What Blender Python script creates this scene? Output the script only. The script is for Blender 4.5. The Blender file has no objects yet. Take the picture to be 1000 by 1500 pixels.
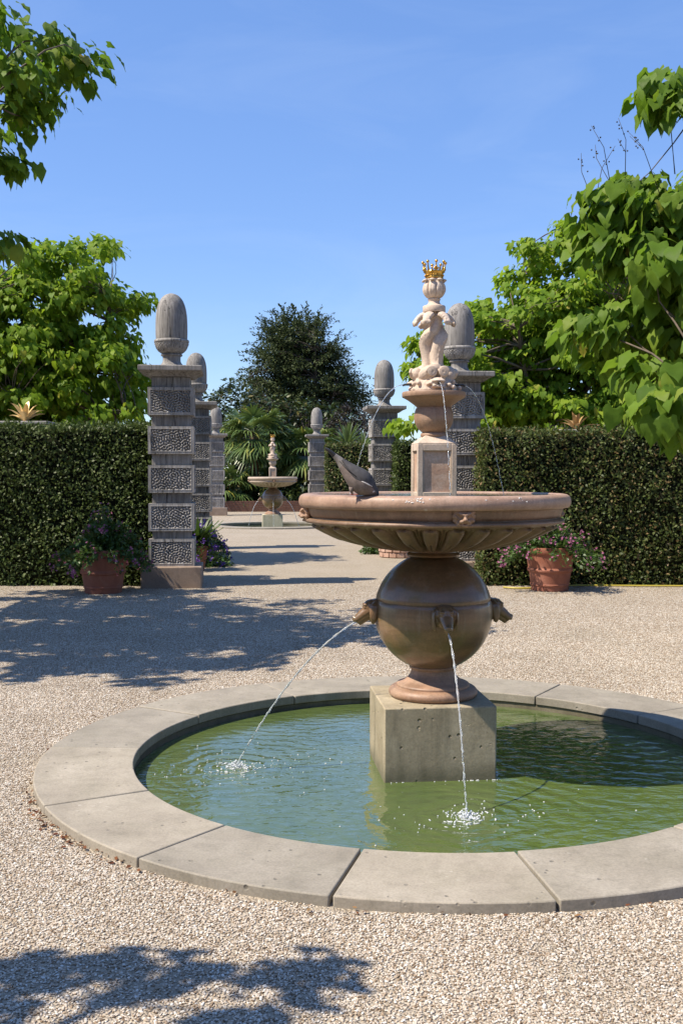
import bpy, bmesh, math, random
import numpy as np
from mathutils import Vector, Matrix

random.seed(7)
RNG = np.random.default_rng(11)
scn = bpy.context.scene
COL = scn.collection
PI = math.pi

# ------------------------------------------------------------------ camera
F_PX = 1550.0
PITCH = math.radians(2.1)
CAM_H = 1.6
cp, sp = math.cos(PITCH), math.sin(PITCH)


def at(px, py, d):
    """world point seen at photo pixel (px, py) at distance d along +Y"""
    xc, yc = (px - 500) / F_PX, (750 - py) / F_PX
    dx, dy, dz = xc, cp + yc * sp, -sp + yc * cp
    k = d / dy
    return Vector((dx * k, d, CAM_H + dz * k))


def proj(p):
    x, y, z = p[0], p[1], p[2] - CAM_H
    f = y * cp - z * sp
    u = y * sp + z * cp
    if f < 0.05:
        return (1e6, 1e6)
    return (500 + F_PX * x / f, 750 - F_PX * u / f)


cam = bpy.data.cameras.new('camera')
cam.sensor_fit = 'VERTICAL'
cam.sensor_height = 36.0
cam.lens = 36.0 * F_PX / 1500.0
cam.clip_start = 0.05
cam.clip_end = 3000
cam_o = bpy.data.objects.new('camera', cam)
COL.objects.link(cam_o)
cam_o.location = (0, 0, CAM_H)
cam_o.rotation_euler = (PI / 2 - PITCH, 0, 0)
scn.camera = cam_o

# ------------------------------------------------------------------ light
SUN_EL = math.radians(54)
LX, LY = 0.947, 0.32                      # horizontal direction the light travels
ln = math.hypot(LX, LY)
LX, LY = LX / ln, LY / ln
SUN = Vector((-LX * math.cos(SUN_EL), -LY * math.cos(SUN_EL), math.sin(SUN_EL)))
SH = 1.0 / math.tan(SUN_EL)
sun = bpy.data.lights.new('sun', 'SUN')
sun.energy = 5.0
sun.angle = math.radians(0.53)
sun.color = (1.0, 0.90, 0.76)
sun_o = bpy.data.objects.new('sun', sun)
COL.objects.link(sun_o)
sun_o.rotation_euler = SUN.to_track_quat('Z', 'Y').to_euler()
sun_o.location = SUN * 60

w = bpy.data.worlds.new('World')
scn.world = w
w.use_nodes = True
nt = w.node_tree
bg = nt.nodes['Background']
sky = nt.nodes.new('ShaderNodeTexSky')
sky.sky_type = 'NISHITA'
sky.sun_disc = False
sky.sun_elevation = SUN_EL
sky.sun_rotation = math.atan2(SUN.x, SUN.y) % (2 * PI)
sky.air_density = 1.0
sky.dust_density = 0.2
sky.ozone_density = 3.0
sky.altitude = 0
hs = nt.nodes.new('ShaderNodeHueSaturation')
hs.inputs['Saturation'].default_value = 1.12
hs.inputs['Hue'].default_value = 0.515
mixs = nt.nodes.new('ShaderNodeMix')
mixs.data_type = 'RGBA'
mixs.inputs[0].default_value = 0.42
mixs.inputs[7].default_value = (0.95, 2.05, 4.3, 1)
nt.links.new(sky.outputs[0], hs.inputs['Color'])
nt.links.new(hs.outputs[0], mixs.inputs[6])
tcw = nt.nodes.new('ShaderNodeTexCoord')           # the faintest veil of high cirrus
mpw = nt.nodes.new('ShaderNodeMapping')
mpw.inputs['Scale'].default_value = (1.6, 1.6, 7.0)
mpw.inputs['Rotation'].default_value = (0.12, 0.1, 0.3)
nzw = nt.nodes.new('ShaderNodeTexNoise')
nzw.inputs['Scale'].default_value = 2.2
nzw.inputs['Detail'].default_value = 7
nzw.inputs['Roughness'].default_value = 0.6
nzw.inputs['Distortion'].default_value = 0.8
mrw = nt.nodes.new('ShaderNodeMapRange')
mrw.inputs['From Min'].default_value = 0.45
mrw.inputs['From Max'].default_value = 0.8
mrw.inputs['To Max'].default_value = 0.11
mixc = nt.nodes.new('ShaderNodeMix')
mixc.data_type = 'RGBA'
mixc.inputs[7].default_value = (3.9, 4.6, 5.6, 1)
nt.links.new(tcw.outputs['Generated'], mpw.inputs[0])
nt.links.new(mpw.outputs[0], nzw.inputs['Vector'])
nt.links.new(nzw.outputs[0], mrw.inputs['Value'])
nt.links.new(mrw.outputs['Result'], mixc.inputs[0])
nt.links.new(mixs.outputs[2], mixc.inputs[6])
nt.links.new(mixc.outputs[2], bg.inputs[0])
bg.inputs[1].default_value = 0.13
scn.view_settings.view_transform = 'Standard'
scn.view_settings.look = 'None'
scn.view_settings.exposure = 0.68
scn.view_settings.gamma = 1.0

# ------------------------------------------------------------------ tagging


def tag(o, label=None, cat=None, group=None, kind=None):
    if label:
        o['label'] = label
    if cat:
        o['category'] = cat
    if group:
        o['group'] = group
    if kind:
        o['kind'] = kind
    return o


def empty(name, loc, label, cat, group=None, rz=0.0):
    o = bpy.data.objects.new(name, None)
    o.empty_display_size = 0.1
    COL.objects.link(o)
    o.location = loc
    o.rotation_euler = (0, 0, rz)
    return tag(o, label, cat, group)


def copy_tree(o, parent=None):
    c = o.copy()
    COL.objects.link(c)
    if parent is not None:
        c.parent = parent
    for ch in list(o.children):
        copy_tree(ch, c)
    return c


# ------------------------------------------------------------------ materials


class NT:
    def __init__(s, name):
        s.m = bpy.data.materials.new(name)
        s.m.use_nodes = True
        s.t = s.m.node_tree
        s.b = s.t.nodes['Principled BSDF']
        s.out = s.t.nodes['Material Output']

    def n(s, typ, **kw):
        nd = s.t.nodes.new(typ)
        for k, v in kw.items():
            setattr(nd, k, v)
        return nd

    def l(s, a, b):
        s.t.links.new(a, b)

    def coord(s, kind='Object', scale=(1, 1, 1)):
        tc = s.n('ShaderNodeTexCoord')
        mp = s.n('ShaderNodeMapping')
        mp.inputs['Scale'].default_value = scale
        s.l(tc.outputs[kind], mp.inputs[0])
        return mp.outputs[0]

    def noise(s, vec, scale, detail=4, rough=0.55, dist=0.0):
        nd = s.n('ShaderNodeTexNoise')
        nd.inputs['Scale'].default_value = scale
        nd.inputs['Detail'].default_value = detail
        nd.inputs['Roughness'].default_value = rough
        nd.inputs['Distortion'].default_value = dist
        if vec is not None:
            s.l(vec, nd.inputs['Vector'])
        return nd.outputs[0]

    def ramp(s, fac, stops, interp='LINEAR'):
        nd = s.n('ShaderNodeValToRGB')
        cr = nd.color_ramp
        cr.interpolation = interp
        while len(cr.elements) < len(stops):
            cr.elements.new(0.5)
        for e, (p, c) in zip(cr.elements, stops):
            e.position = p
            e.color = (c[0], c[1], c[2], 1) if hasattr(c, '__len__') else (c, c, c, 1)
        s.l(fac, nd.inputs[0])
        return nd.outputs[0]

    def mix(s, fac, a, b, mode='MIX'):
        nd = s.n('ShaderNodeMix', data_type='RGBA', blend_type=mode)
        for v, i in ((fac, 0), (a, 6), (b, 7)):
            if hasattr(v, 'links'):
                s.l(v, nd.inputs[i])
            elif i == 0:
                nd.inputs[0].default_value = v
            else:
                nd.inputs[i].default_value = (v[0], v[1], v[2], 1)
        return nd.outputs[2]

    def math(s, op, a, b=None, c=None):
        nd = s.n('ShaderNodeMath', operation=op)
        for i, v in enumerate((a, b, c)):
            if v is None:
                continue
            if hasattr(v, 'links'):
                s.l(v, nd.inputs[i])
            else:
                nd.inputs[i].default_value = v
        return nd.outputs[0]

    def bump(s, h, strength=0.4, dist=0.01, prev=None):
        nd = s.n('ShaderNodeBump')
        nd.inputs['Strength'].default_value = strength
        nd.inputs['Distance'].default_value = dist
        s.l(h, nd.inputs['Height'])
        if prev is not None:
            s.l(prev, nd.inputs['Normal'])
        return nd.outputs[0]

    def set(s, **kw):
        for k, v in kw.items():
            k = k.replace('_', ' ')
            i = s.b.inputs[k]
            if hasattr(v, 'links'):
                s.l(v, i)
            elif hasattr(v, '__len__') and len(v) == 3 and i.type == 'RGBA':
                i.default_value = (v[0], v[1], v[2], 1)
            else:
                i.default_value = v


ALB = 0.84                                 # common scale of the stone, gravel and leaf albedos


def dim(c, k=None):
    k = ALB if k is None else k
    return tuple(x * k for x in c)


def stone(name, c1, c2, c3, rough=0.75, scale=4.0, bump=0.3, pits=0.0, stain=0.0, coat=0.0, bands=0.0, spots=0.0, lime=0.0, algae=0.0, wetline=None, ovar=0.0):
    t = NT(name)
    c1, c2, c3 = dim(c1), dim(c2), dim(c3)
    v = t.coord('Object')
    big = t.noise(v, scale, 5, 0.6, 0.3)
    col = t.ramp(big, [(0.3, c1), (0.52, c2), (0.72, c3)])
    fine = t.noise(v, 90, 4, 0.7)
    col = t.mix(0.35, col, t.ramp(fine, [(0.25, 0.35), (0.6, 0.9)]), 'OVERLAY')
    if bands:
        vb = t.coord('Object', (1.2, 1.2, 9))
        bd = t.ramp(t.noise(vb, 2.0, 4, 0.6, 0.6), [(0.4, 0.0), (0.65, 1.0)])
        col = t.mix(t.math('MULTIPLY', bd, bands), col, (c1[0] * 0.55, c1[1] * 0.5, c1[2] * 0.5))
    if stain:
        vs = t.coord('Object', (7, 7, 0.9))
        st = t.ramp(t.noise(vs, 1.6, 5, 0.7), [(0.48, 0.0), (0.72, 1.0)])
        col = t.mix(t.math('MULTIPLY', st, stain), col, (c1[0] * 0.35, c1[1] * 0.36, c1[2] * 0.32))
    if spots:
        vo = t.n('ShaderNodeTexVoronoi')
        vo.inputs['Scale'].default_value = 13
        t.l(v, vo.inputs['Vector'])
        dd = t.math('ADD', vo.outputs['Distance'], t.math('MULTIPLY', t.noise(v, 40, 3), 0.12))
        sm = t.ramp(dd, [(0.14, 1.0), (0.19, 0.0)])
        mk = t.ramp(t.noise(v, 3.1, 2), [(0.5, 0.0), (0.62, 1.0)])
        col = t.mix(t.math('MULTIPLY', t.math('MULTIPLY', sm, mk), spots), col, (0.6, 0.58, 0.52))
    if lime:                                             # pale runs of lime scale
        vl = t.coord('Object', (16, 16, 1.3))
        st = t.ramp(t.noise(vl, 1.5, 5, 0.7), [(0.56, 0.0), (0.75, 1.0)])
        col = t.mix(t.math('MULTIPLY', st, lime), col, (0.42, 0.37, 0.30))
    if algae:
        st = t.ramp(t.noise(t.coord('Object', (1.5, 1.5, 3)), 2.4, 5, 0.65), [(0.45, 0.0), (0.68, 1.0)])
        col = t.mix(t.math('MULTIPLY', st, algae), col, (0.07, 0.075, 0.025))
    if wetline is not None:                              # stone soaked by the lapping water
        sz = t.n('ShaderNodeSeparateXYZ')
        t.l(v, sz.inputs[0])
        zz = t.math('ADD', sz.outputs[2], t.math('MULTIPLY', t.math('SUBTRACT', t.noise(v, 14, 4), 0.5), 0.09))
        mk = t.ramp(t.math('SUBTRACT', zz, wetline - 0.5), [(0.52, 1.0), (0.60, 0.0)])
        col = t.mix(t.math('MULTIPLY', mk, 0.62), col, (0.075, 0.075, 0.04))
    if ovar:
        oi = t.n('ShaderNodeObjectInfo')
        col = t.mix(ovar, col, t.ramp(oi.outputs['Random'], [(0.0, (0.34, 0.35, 0.36)), (1.0, (0.66, 0.64, 0.60))]), 'OVERLAY')
    h = t.math('ADD', t.math('MULTIPLY', fine, 0.4), t.math('MULTIPLY', t.noise(v, 22, 4), 0.6))
    nrm = t.bump(h, bump, 0.006)
    if pits:
        vo = t.n('ShaderNodeTexVoronoi')
        vo.inputs['Scale'].default_value = 16
        t.l(v, vo.inputs['Vector'])
        mk = t.ramp(t.noise(v, 5, 2), [(0.5, 0.0), (0.6, 1.0)])
        dd = t.math('ADD', vo.outputs['Distance'], t.math('MULTIPLY', t.noise(v, 30, 3), 0.2))
        pit = t.math('MULTIPLY', t.ramp(dd, [(0.17, 1.0), (0.27, 0.0)]), mk)
        nrm = t.bump(t.math('SUBTRACT', 1.0, pit), pits, 0.02, nrm)
        col = t.mix(t.math('MULTIPLY', pit, 0.55), col, (0.05, 0.045, 0.035))
    t.set(Base_Color=col, Normal=nrm)
    t.set(Roughness=t.ramp(big, [(0.3, max(rough - 0.12, 0.05)), (0.7, min(rough + 0.1, 1))]))
    if coat:
        t.set(Coat_Weight=coat, Coat_Roughness=0.12)
    return t.m


def leafmat(name, stops, trans=0.35, rough=0.42, spec=0.4, tcol=(0.25, 0.42, 0.04), vein=True):
    t = NT(name)
    g = t.n('ShaderNodeNewGeometry')
    stops = [(p, dim(c, 0.88)) for p, c in stops]
    col = t.ramp(g.outputs['Random Per Island'], stops)
    v = t.coord('Object')
    col = t.mix(0.25, col, t.ramp(t.noise(v, 6, 2), [(0.3, 0.3), (0.7, 0.75)]), 'OVERLAY')
    t.set(Base_Color=col, Roughness=rough)
    t.set(Specular_IOR_Level=spec)
    if vein:
        t.set(Normal=t.bump(t.noise(v, 45, 2), 0.25, 0.006))
    tr = t.n('ShaderNodeBsdfTranslucent')
    t.l(t.mix(0.5, col, tcol), tr.inputs[0])
    mx = t.n('ShaderNodeMixShader')
    mx.inputs[0].default_value = trans
    t.l(t.b.outputs[0], mx.inputs[1])
    t.l(tr.outputs[0], mx.inputs[2])
    t.l(mx.outputs[0], t.out.inputs[0])
    return t.m


def simple(name, c, rough=0.6, metal=0.0, var=0.25, scale=12, bump=0.2, spec=0.5):
    t = NT(name)
    v = t.coord('Object')
    nz = t.noise(v, scale, 4, 0.6)
    d = [x * (1 - var) for x in c]
    e = [min(1, x * (1 + var)) for x in c]
    t.set(Base_Color=t.ramp(nz, [(0.3, d), (0.7, e)]), Roughness=rough, Metallic=metal,
          Specular_IOR_Level=spec)
    if bump:
        t.set(Normal=t.bump(t.noise(v, scale * 5, 4), bump, 0.004))
    return t.m


def ground_mat():
    t = NT('gravel ground')
    v = t.coord('Object')
    cols = []
    vo = t.n('ShaderNodeTexVoronoi')
    vo.inputs['Scale'].default_value = 95
    t.l(v, vo.inputs['Vector'])
    sx = t.n('ShaderNodeSeparateColor')
    t.l(vo.outputs['Color'], sx.inputs[0])
    peb = t.ramp(sx.outputs[0], [(0.0, (0.16, 0.115, 0.075)), (0.25, (0.30, 0.245, 0.172)), (0.6, (0.39, 0.335, 0.264)),
                                 (0.9, (0.46, 0.42, 0.34))])
    big = t.noise(v, 0.9, 4, 0.6)
    col = t.mix(0.5, peb, t.ramp(big, [(0.3, (0.31, 0.258, 0.187)), (0.7, (0.39, 0.33, 0.262))]))
    sandy = t.ramp(t.noise(v, 1.7, 3, 0.6), [(0.62, 0.0), (0.72, 1.0)])
    col = t.mix(t.math('MULTIPLY', sandy, 0.55), col, (0.40, 0.33, 0.24))
    n1 = t.bump(t.math('SUBTRACT', 1.0, vo.outputs['Distance']), 0.9, 0.012)
    t.set(Base_Color=col, Roughness=0.9, Normal=n1, Specular_IOR_Level=0.2)
    return t.m


def pebble_mat():
    t = NT('pebbles')
    oi = t.n('ShaderNodeObjectInfo')
    col = t.ramp(oi.outputs['Random'],
                 [(0.0, (0.14, 0.095, 0.06)), (0.13, (0.27, 0.195, 0.125)), (0.34, (0.395, 0.325, 0.248)), (0.64, (0.47, 0.41, 0.332)),
                  (0.88, (0.535, 0.485, 0.415)), (1.0, (0.66, 0.64, 0.58))])
    v = t.coord('Object')
    col = t.mix(0.3, col, t.ramp(t.noise(v, 2.5, 2), [(0.3, 0.3), (0.7, 0.75)]), 'OVERLAY')
    ge = t.n('ShaderNodeNewGeometry')
    col = t.mix(0.4, col, t.ramp(t.noise(ge.outputs['Position'], 0.9, 4, 0.6), [(0.32, 0.34), (0.7, 0.62)]), 'OVERLAY')
    t.set(Base_Color=col, Roughness=0.75, Specular_IOR_Level=0.3)
    return t.m


def water_mat(name, deep, shallow, centers, rough=0.03, strength=0.5):
    t = NT(name)
    tc = t.n('ShaderNodeTexCoord')
    v = tc.outputs['Object']
    h = None
    for (cx, cy, k, amp, fall) in centers:
        sub = t.n('ShaderNodeVectorMath', operation='DISTANCE')
        t.l(v, sub.inputs[0])
        sub.inputs[1].default_value = (cx, cy, 0)
        wob = t.math('ADD', sub.outputs['Value'], t.math('MULTIPLY', t.noise(v, 4.5, 3), 0.22))
        s = t.math('SINE', t.math('MULTIPLY', wob, k))
        e = t.math('EXPONENT', t.math('MULTIPLY', sub.outputs['Value'], -fall))
        s = t.math('MULTIPLY', t.math('MULTIPLY', s, e), amp)
        h = s if h is None else t.math('ADD', h, s)
    mp = t.n('ShaderNodeMapping')
    mp.inputs['Scale'].default_value = (1.0, 1.7, 1)
    t.l(v, mp.inputs[0])
    n1 = t.noise(mp.outputs[0], 9, 3, 0.55, 0.5)
    h2 = t.math('MULTIPLY', n1, 0.9)
    h = h2 if h is None else t.math('ADD', h, h2)
    nrm = t.bump(h, strength, 0.012)
    body = t.ramp(t.noise(v, 2.2, 3), [(0.3, deep), (0.7, shallow)])
    t.set(Base_Color=body, Roughness=rough, Normal=nrm, IOR=1.333, Specular_IOR_Level=0.5)
    t.set(Coat_Weight=1.0, Coat_Roughness=0.02, Coat_IOR=1.33)
    t.l(nrm, t.b.inputs['Coat Normal'])
    return t.m


M = {}
M['ground'] = ground_mat()
M['pebble'] = pebble_mat()
M['sandstone'] = stone('pink sandstone', (0.27, 0.155, 0.095), (0.36, 0.22, 0.14), (0.43, 0.285, 0.195), 0.6, 3.5, 0.3, bands=0.35, stain=0.45, spots=0.3, lime=0.25, algae=0.2)
M['basin_damp_shade'] = stone('damp basin stone with overhang shade', (0.20, 0.12, 0.07), (0.28, 0.175, 0.11), (0.36, 0.235, 0.16), 0.5, 3.5, 0.25, bands=0.5, stain=0.5, lime=0.25, algae=0.2)  # damp fascia, its colour also darkened to stand in for the rim overhang's shade
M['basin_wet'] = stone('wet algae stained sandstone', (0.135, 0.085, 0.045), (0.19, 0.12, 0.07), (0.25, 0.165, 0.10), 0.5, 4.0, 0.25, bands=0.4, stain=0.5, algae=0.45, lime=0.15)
M['basin'] = stone('basin sandstone', (0.31, 0.19, 0.125), (0.40, 0.26, 0.18), (0.47, 0.33, 0.25), 0.55, 3.0, 0.3, bands=0.4, stain=0.35, spots=0.45, lime=0.25)
M['wet'] = stone('wet sandstone', (0.165, 0.092, 0.042), (0.225, 0.13, 0.062), (0.29, 0.175, 0.092), 0.4, 2.6, 0.15, bands=0.45, stain=0.45, coat=0.4, lime=0.22, algae=0.5)
M['statue'] = stone('pale pink stone', (0.44, 0.34, 0.255), (0.54, 0.43, 0.335), (0.60, 0.50, 0.41), 0.75, 6, 0.2, stain=0.12)
M['block'] = stone('grey limestone', (0.27, 0.22, 0.14), (0.335, 0.28, 0.185), (0.41, 0.35, 0.245), 0.8, 4, 0.35, pits=0.9, stain=0.4, wetline=-0.05, lime=0.2)
M['coping'] = stone('coping stone', (0.245, 0.215, 0.17), (0.295, 0.262, 0.21), (0.345, 0.31, 0.255), 0.8, 2.6, 0.3, pits=0.45, stain=0.25, spots=0.25, ovar=0.35, algae=0.12)
M['wallstone'] = stone('damp pool wall', (0.10, 0.085, 0.05), (0.15, 0.13, 0.085), (0.22, 0.19, 0.13), 0.6, 4, 0.4, stain=0.5)
M['panel'] = stone('mottled panel', (0.40, 0.23, 0.15), (0.50, 0.33, 0.23), (0.58, 0.43, 0.33), 0.65, 16, 0.3)
M['terracotta'] = stone('terracotta', (0.25, 0.085, 0.05), (0.31, 0.115, 0.07), (0.36, 0.165, 0.115), 0.85, 4, 0.2, stain=0.2)
M['brick'] = stone('old brick', (0.09, 0.04, 0.028), (0.13, 0.06, 0.04), (0.17, 0.09, 0.06), 0.9, 6, 0.3)


def gold_mat():
    t = NT('gold leaf')
    v = t.coord('Object')
    t.set(Base_Color=t.ramp(t.noise(v, 30, 3), [(0.3, (0.42, 0.22, 0.04)), (0.7, (0.80, 0.50, 0.13))]), Metallic=1.0, Roughness=0.34)
    t.set(Normal=t.bump(t.noise(v, 60, 3), 0.4, 0.003))
    return t.m


M['gold'] = gold_mat()
M['palegold'] = simple('pale gilding', (0.72, 0.52, 0.24), 0.45, 0.25, 0.2)
M['dullgold'] = simple('weathered gilding', (0.40, 0.25, 0.10), 0.55, 0.4, 0.3)
M['stonepost'] = simple('grey stone', (0.33, 0.31, 0.28), 0.85)


def oak_mat(name, k=1.0):
    t = NT(name)
    v = t.coord('Object', (9, 9, 0.8))
    g = t.noise(v, 3.0, 6, 0.65, 0.6)
    v2 = t.coord('Object', (26, 26, 1.1))
    fine = t.noise(v2, 3.0, 4, 0.7)
    k *= 0.88
    c = [(0.13 * k, 0.122 * k, 0.112 * k), (0.225 * k, 0.212 * k, 0.197 * k), (0.33 * k, 0.315 * k, 0.295 * k)]
    col = t.ramp(g, [(0.28, c[0]), (0.5, c[1]), (0.75, c[2])])
    col = t.mix(0.32, col, t.ramp(fine, [(0.3, 0.25), (0.7, 0.8)]), 'OVERLAY')
    oi = t.n('ShaderNodeObjectInfo')
    vv = t.n('ShaderNodeVectorMath', operation='ADD')
    t.l(t.coord('Object', (6.5, 6.5, 0.45)), vv.inputs[0])
    cmb = t.n('ShaderNodeCombineXYZ')
    t.l(t.math('MULTIPLY', oi.outputs['Random'], 30.0), cmb.inputs[0])
    t.l(cmb.outputs[0], vv.inputs[1])
    crk = t.ramp(t.math('ABSOLUTE', t.math('SUBTRACT', t.noise(vv.outputs[0], 1.3, 3, 0.5), 0.56)), [(0.0, 1.0), (0.012, 0.0)])
    col = t.mix(t.math('MULTIPLY', crk, 0.85), col, (0.012, 0.011, 0.01))
    vq = t.n('ShaderNodeVectorMath', operation='ADD')
    t.l(t.coord('Object'), vq.inputs[0])
    t.l(cmb.outputs[0], vq.inputs[1])
    broad = t.noise(vq.outputs[0], 2.2, 4, 0.6)
    col = t.mix(0.55, col, t.ramp(broad, [(0.3, 0.28), (0.7, 0.72)]), 'OVERLAY')
    lich = t.ramp(t.noise(vq.outputs[0], 11, 5, 0.7), [(0.60, 0.0), (0.68, 1.0)])
    col = t.mix(t.math('MULTIPLY', lich, 0.35), col, (0.36 * k, 0.35 * k, 0.30 * k))
    h = t.math('SUBTRACT', t.math('ADD', fine, g), t.math('MULTIPLY', crk, 2.0))
    t.set(Base_Color=col, Roughness=0.85, Normal=t.bump(h, 0.5, 0.006), Specular_IOR_Level=0.2)
    return t.m


M['oak'] = oak_mat('weathered oak', 1.1)
M['oak2'] = oak_mat('weathered carved oak', 1.45)
M['plinth'] = stone('plinth stone', (0.22, 0.155, 0.11), (0.28, 0.205, 0.15), (0.33, 0.25, 0.19), 0.85, 4, 0.3, stain=0.3)
M['bark'] = simple('bark', (0.11, 0.085, 0.06), 0.9, 0, 0.35, 8, 0.6)
M['barkdark'] = simple('dark bark', (0.05, 0.04, 0.03), 0.9, 0, 0.35, 8, 0.6)
M['fibre'] = simple('palm fibre', (0.10, 0.055, 0.03), 0.95, 0, 0.4, 20, 0.8)
M['catalpa'] = leafmat('catalpa leaf', [(0.0, (0.075, 0.14, 0.015)), (0.35, (0.12, 0.21, 0.02)), (0.7, (0.165, 0.265, 0.026)), (0.97, (0.21, 0.285, 0.03)), (1.0, (0.32, 0.27, 0.05))], 0.45, 0.55, 0.2, tcol=(0.24, 0.42, 0.03))
M['catalpa_bright'] = leafmat('young catalpa leaf', [(0.0, (0.11, 0.20, 0.016)), (0.4, (0.17, 0.28, 0.022)), (0.8, (0.23, 0.34, 0.028)), (0.98, (0.30, 0.38, 0.035)), (1.0, (0.40, 0.34, 0.06))], 0.48, 0.55, 0.2, tcol=(0.36, 0.54, 0.03))
M['hedge'] = leafmat('hedge leaf', [(0.0, (0.036, 0.058, 0.014)), (0.4, (0.062, 0.095, 0.022)), (0.85, (0.096, 0.132, 0.034)), (1.0, (0.14, 0.165, 0.05))], 0.22, 0.5, 0.25, (0.10, 0.16, 0.03), False)
M['hedge_brown'] = leafmat('browned hedge leaf', [(0.0, (0.042, 0.064, 0.015)), (0.4, (0.074, 0.104, 0.024)), (0.78, (0.115, 0.14, 0.038)), (0.92, (0.17, 0.125, 0.05)), (1.0, (0.27, 0.18, 0.085))], 0.22, 0.5, 0.25, (0.12, 0.16, 0.03), False)
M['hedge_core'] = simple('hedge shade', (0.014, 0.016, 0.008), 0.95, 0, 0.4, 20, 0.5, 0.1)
M['evergreen'] = leafmat('evergreen leaf', [(0.0, (0.026, 0.04, 0.016)), (0.6, (0.055, 0.076, 0.028)), (1.0, (0.105, 0.128, 0.048))], 0.15, 0.6, 0.15, (0.06, 0.10, 0.03), False)
M['magnolia'] = leafmat('glossy magnolia leaf', [(0.0, (0.02, 0.035, 0.01)), (0.6, (0.045, 0.07, 0.02)), (0.85, (0.08, 0.11, 0.025)), (1.0, (0.17, 0.14, 0.035))], 0.12, 0.3, 0.6, (0.08, 0.13, 0.02), False)
M['purple_leaf'] = leafmat('purple leaf', [(0.0, (0.014, 0.012, 0.012)), (0.6, (0.03, 0.025, 0.02)), (1.0, (0.055, 0.045, 0.03))], 0.15, 0.5, 0.4, (0.06, 0.03, 0.03), False)
M['palm_leaf'] = leafmat('palm blade', [(0.0, (0.045, 0.085, 0.022)), (0.5, (0.095, 0.155, 0.04)), (0.9, (0.17, 0.23, 0.07)), (1.0, (0.36, 0.34, 0.06))], 0.2, 0.38, 0.5, (0.16, 0.24, 0.04), False)
M['spiky_leaf'] = leafmat('sword leaf', [(0.0, (0.06, 0.10, 0.03)), (1.0, (0.13, 0.19, 0.06))], 0.25, 0.4, 0.5, (0.16, 0.24, 0.05), False)
M['bed_leaf'] = leafmat('bedding leaf', [(0.0, (0.03, 0.065, 0.012)), (1.0, (0.085, 0.15, 0.03))], 0.25, 0.45, 0.4, (0.12, 0.22, 0.03), False)
M['pink'] = leafmat('pink petal', [(0.0, (0.26, 0.06, 0.15)), (0.6, (0.40, 0.13, 0.25)), (1.0, (0.55, 0.26, 0.37))], 0.3, 0.6, 0.2, (0.6, 0.2, 0.35), False)
M['violet'] = leafmat('violet petal', [(0.0, (0.10, 0.04, 0.26)), (0.6, (0.18, 0.08, 0.42)), (1.0, (0.30, 0.17, 0.55))], 0.3, 0.6, 0.2, (0.25, 0.1, 0.5), False)
M['red_leaf'] = leafmat('terracotta flower', [(0.0, (0.35, 0.05, 0.02)), (1.0, (0.5, 0.12, 0.04))], 0.3, 0.6, 0.2, (0.5, 0.1, 0.05), False)
M['hose'] = simple('yellow hose', (0.42, 0.34, 0.05), 0.45, 0, 0.1, 4, 0)
M['metal'] = simple('dark lead', (0.05, 0.045, 0.04), 0.5, 0.6)
M['b_back'] = simple('slate feathers', (0.058, 0.055, 0.057), 0.75, 0, 0.35, 60, 0.25)
M['b_belly'] = simple('buff breast feathers', (0.165, 0.128, 0.11), 0.8, 0, 0.3, 50, 0.2)
M['b_tail'] = simple('black tail feathers', (0.014, 0.012, 0.012), 0.6, 0, 0.3, 40, 0.4)
M['b_tailgrey'] = simple('grey tail feathers', (0.21, 0.185, 0.165), 0.8, 0, 0.3, 50, 0.2)
M['b_white'] = simple('white wing bar', (0.55, 0.52, 0.50), 0.7, 0, 0.1, 50, 0.2)
M['b_leg'] = simple('pink legs', (0.32, 0.11, 0.09), 0.6)
M['b_beak'] = simple('beak', (0.42, 0.25, 0.08), 0.5)


def jet_mat():
    t = NT('falling water')
    t.set(Base_Color=(0.93, 0.96, 0.98), Roughness=0.06, IOR=1.33, Transmission_Weight=0.78)
    t.set(Specular_IOR_Level=0.7)
    return t.m


M['jet'] = jet_mat()


def foam_mat():
    t = NT('water froth')
    t.set(Base_Color=(0.9, 0.93, 0.94), Roughness=0.12, IOR=1.33, Transmission_Weight=0.45)
    return t.m


M['foam'] = foam_mat()

M['foam_white'] = simple('white lime', (0.72, 0.71, 0.68), 0.8, 0, 0.08, 30, 0)

# ------------------------------------------------------------------ mesh helpers


def new_obj(name, me, parent=None):
    o = bpy.data.objects.new(name, me)
    COL.objects.link(o)
    if parent is not None:
        o.parent = parent
    return o


def mesh_np(name, V, faces_groups, mats, smooth=True, sharp=None):
    """faces_groups: list of (array[n,k], material index)"""
    me = bpy.data.meshes.new(name)
    V = np.asarray(V, dtype=np.float32)
    me.vertices.add(len(V))
    me.vertices.foreach_set('co', V.ravel())
    loops, starts, mi = [], [], []
    pos = 0
    for Fa, m in faces_groups:
        Fa = np.asarray(Fa, dtype=np.int32)
        if Fa.size == 0:
            continue
        n, k = Fa.shape
        loops.append(Fa.ravel())
        starts.append(np.arange(n, dtype=np.int32) * k + pos)
        mi.append(np.full(n, m, dtype=np.int32))
        pos += n * k
    loops = np.concatenate(loops)
    starts = np.concatenate(starts)
    mi = np.concatenate(mi)
    me.loops.add(len(loops))
    me.loops.foreach_set('vertex_index', loops)
    me.polygons.add(len(starts))
    me.polygons.foreach_set('loop_start', starts)
    me.polygons.foreach_set('material_index', mi)
    me.polygons.foreach_set('use_smooth', np.full(len(starts), smooth, dtype=bool))
    for m in mats:
        me.materials.append(m)
    me.update(calc_edges=True)
    me.validate()
    if sharp is not None and smooth:
        me.set_sharp_from_angle(angle=math.radians(sharp))
    return me


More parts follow.
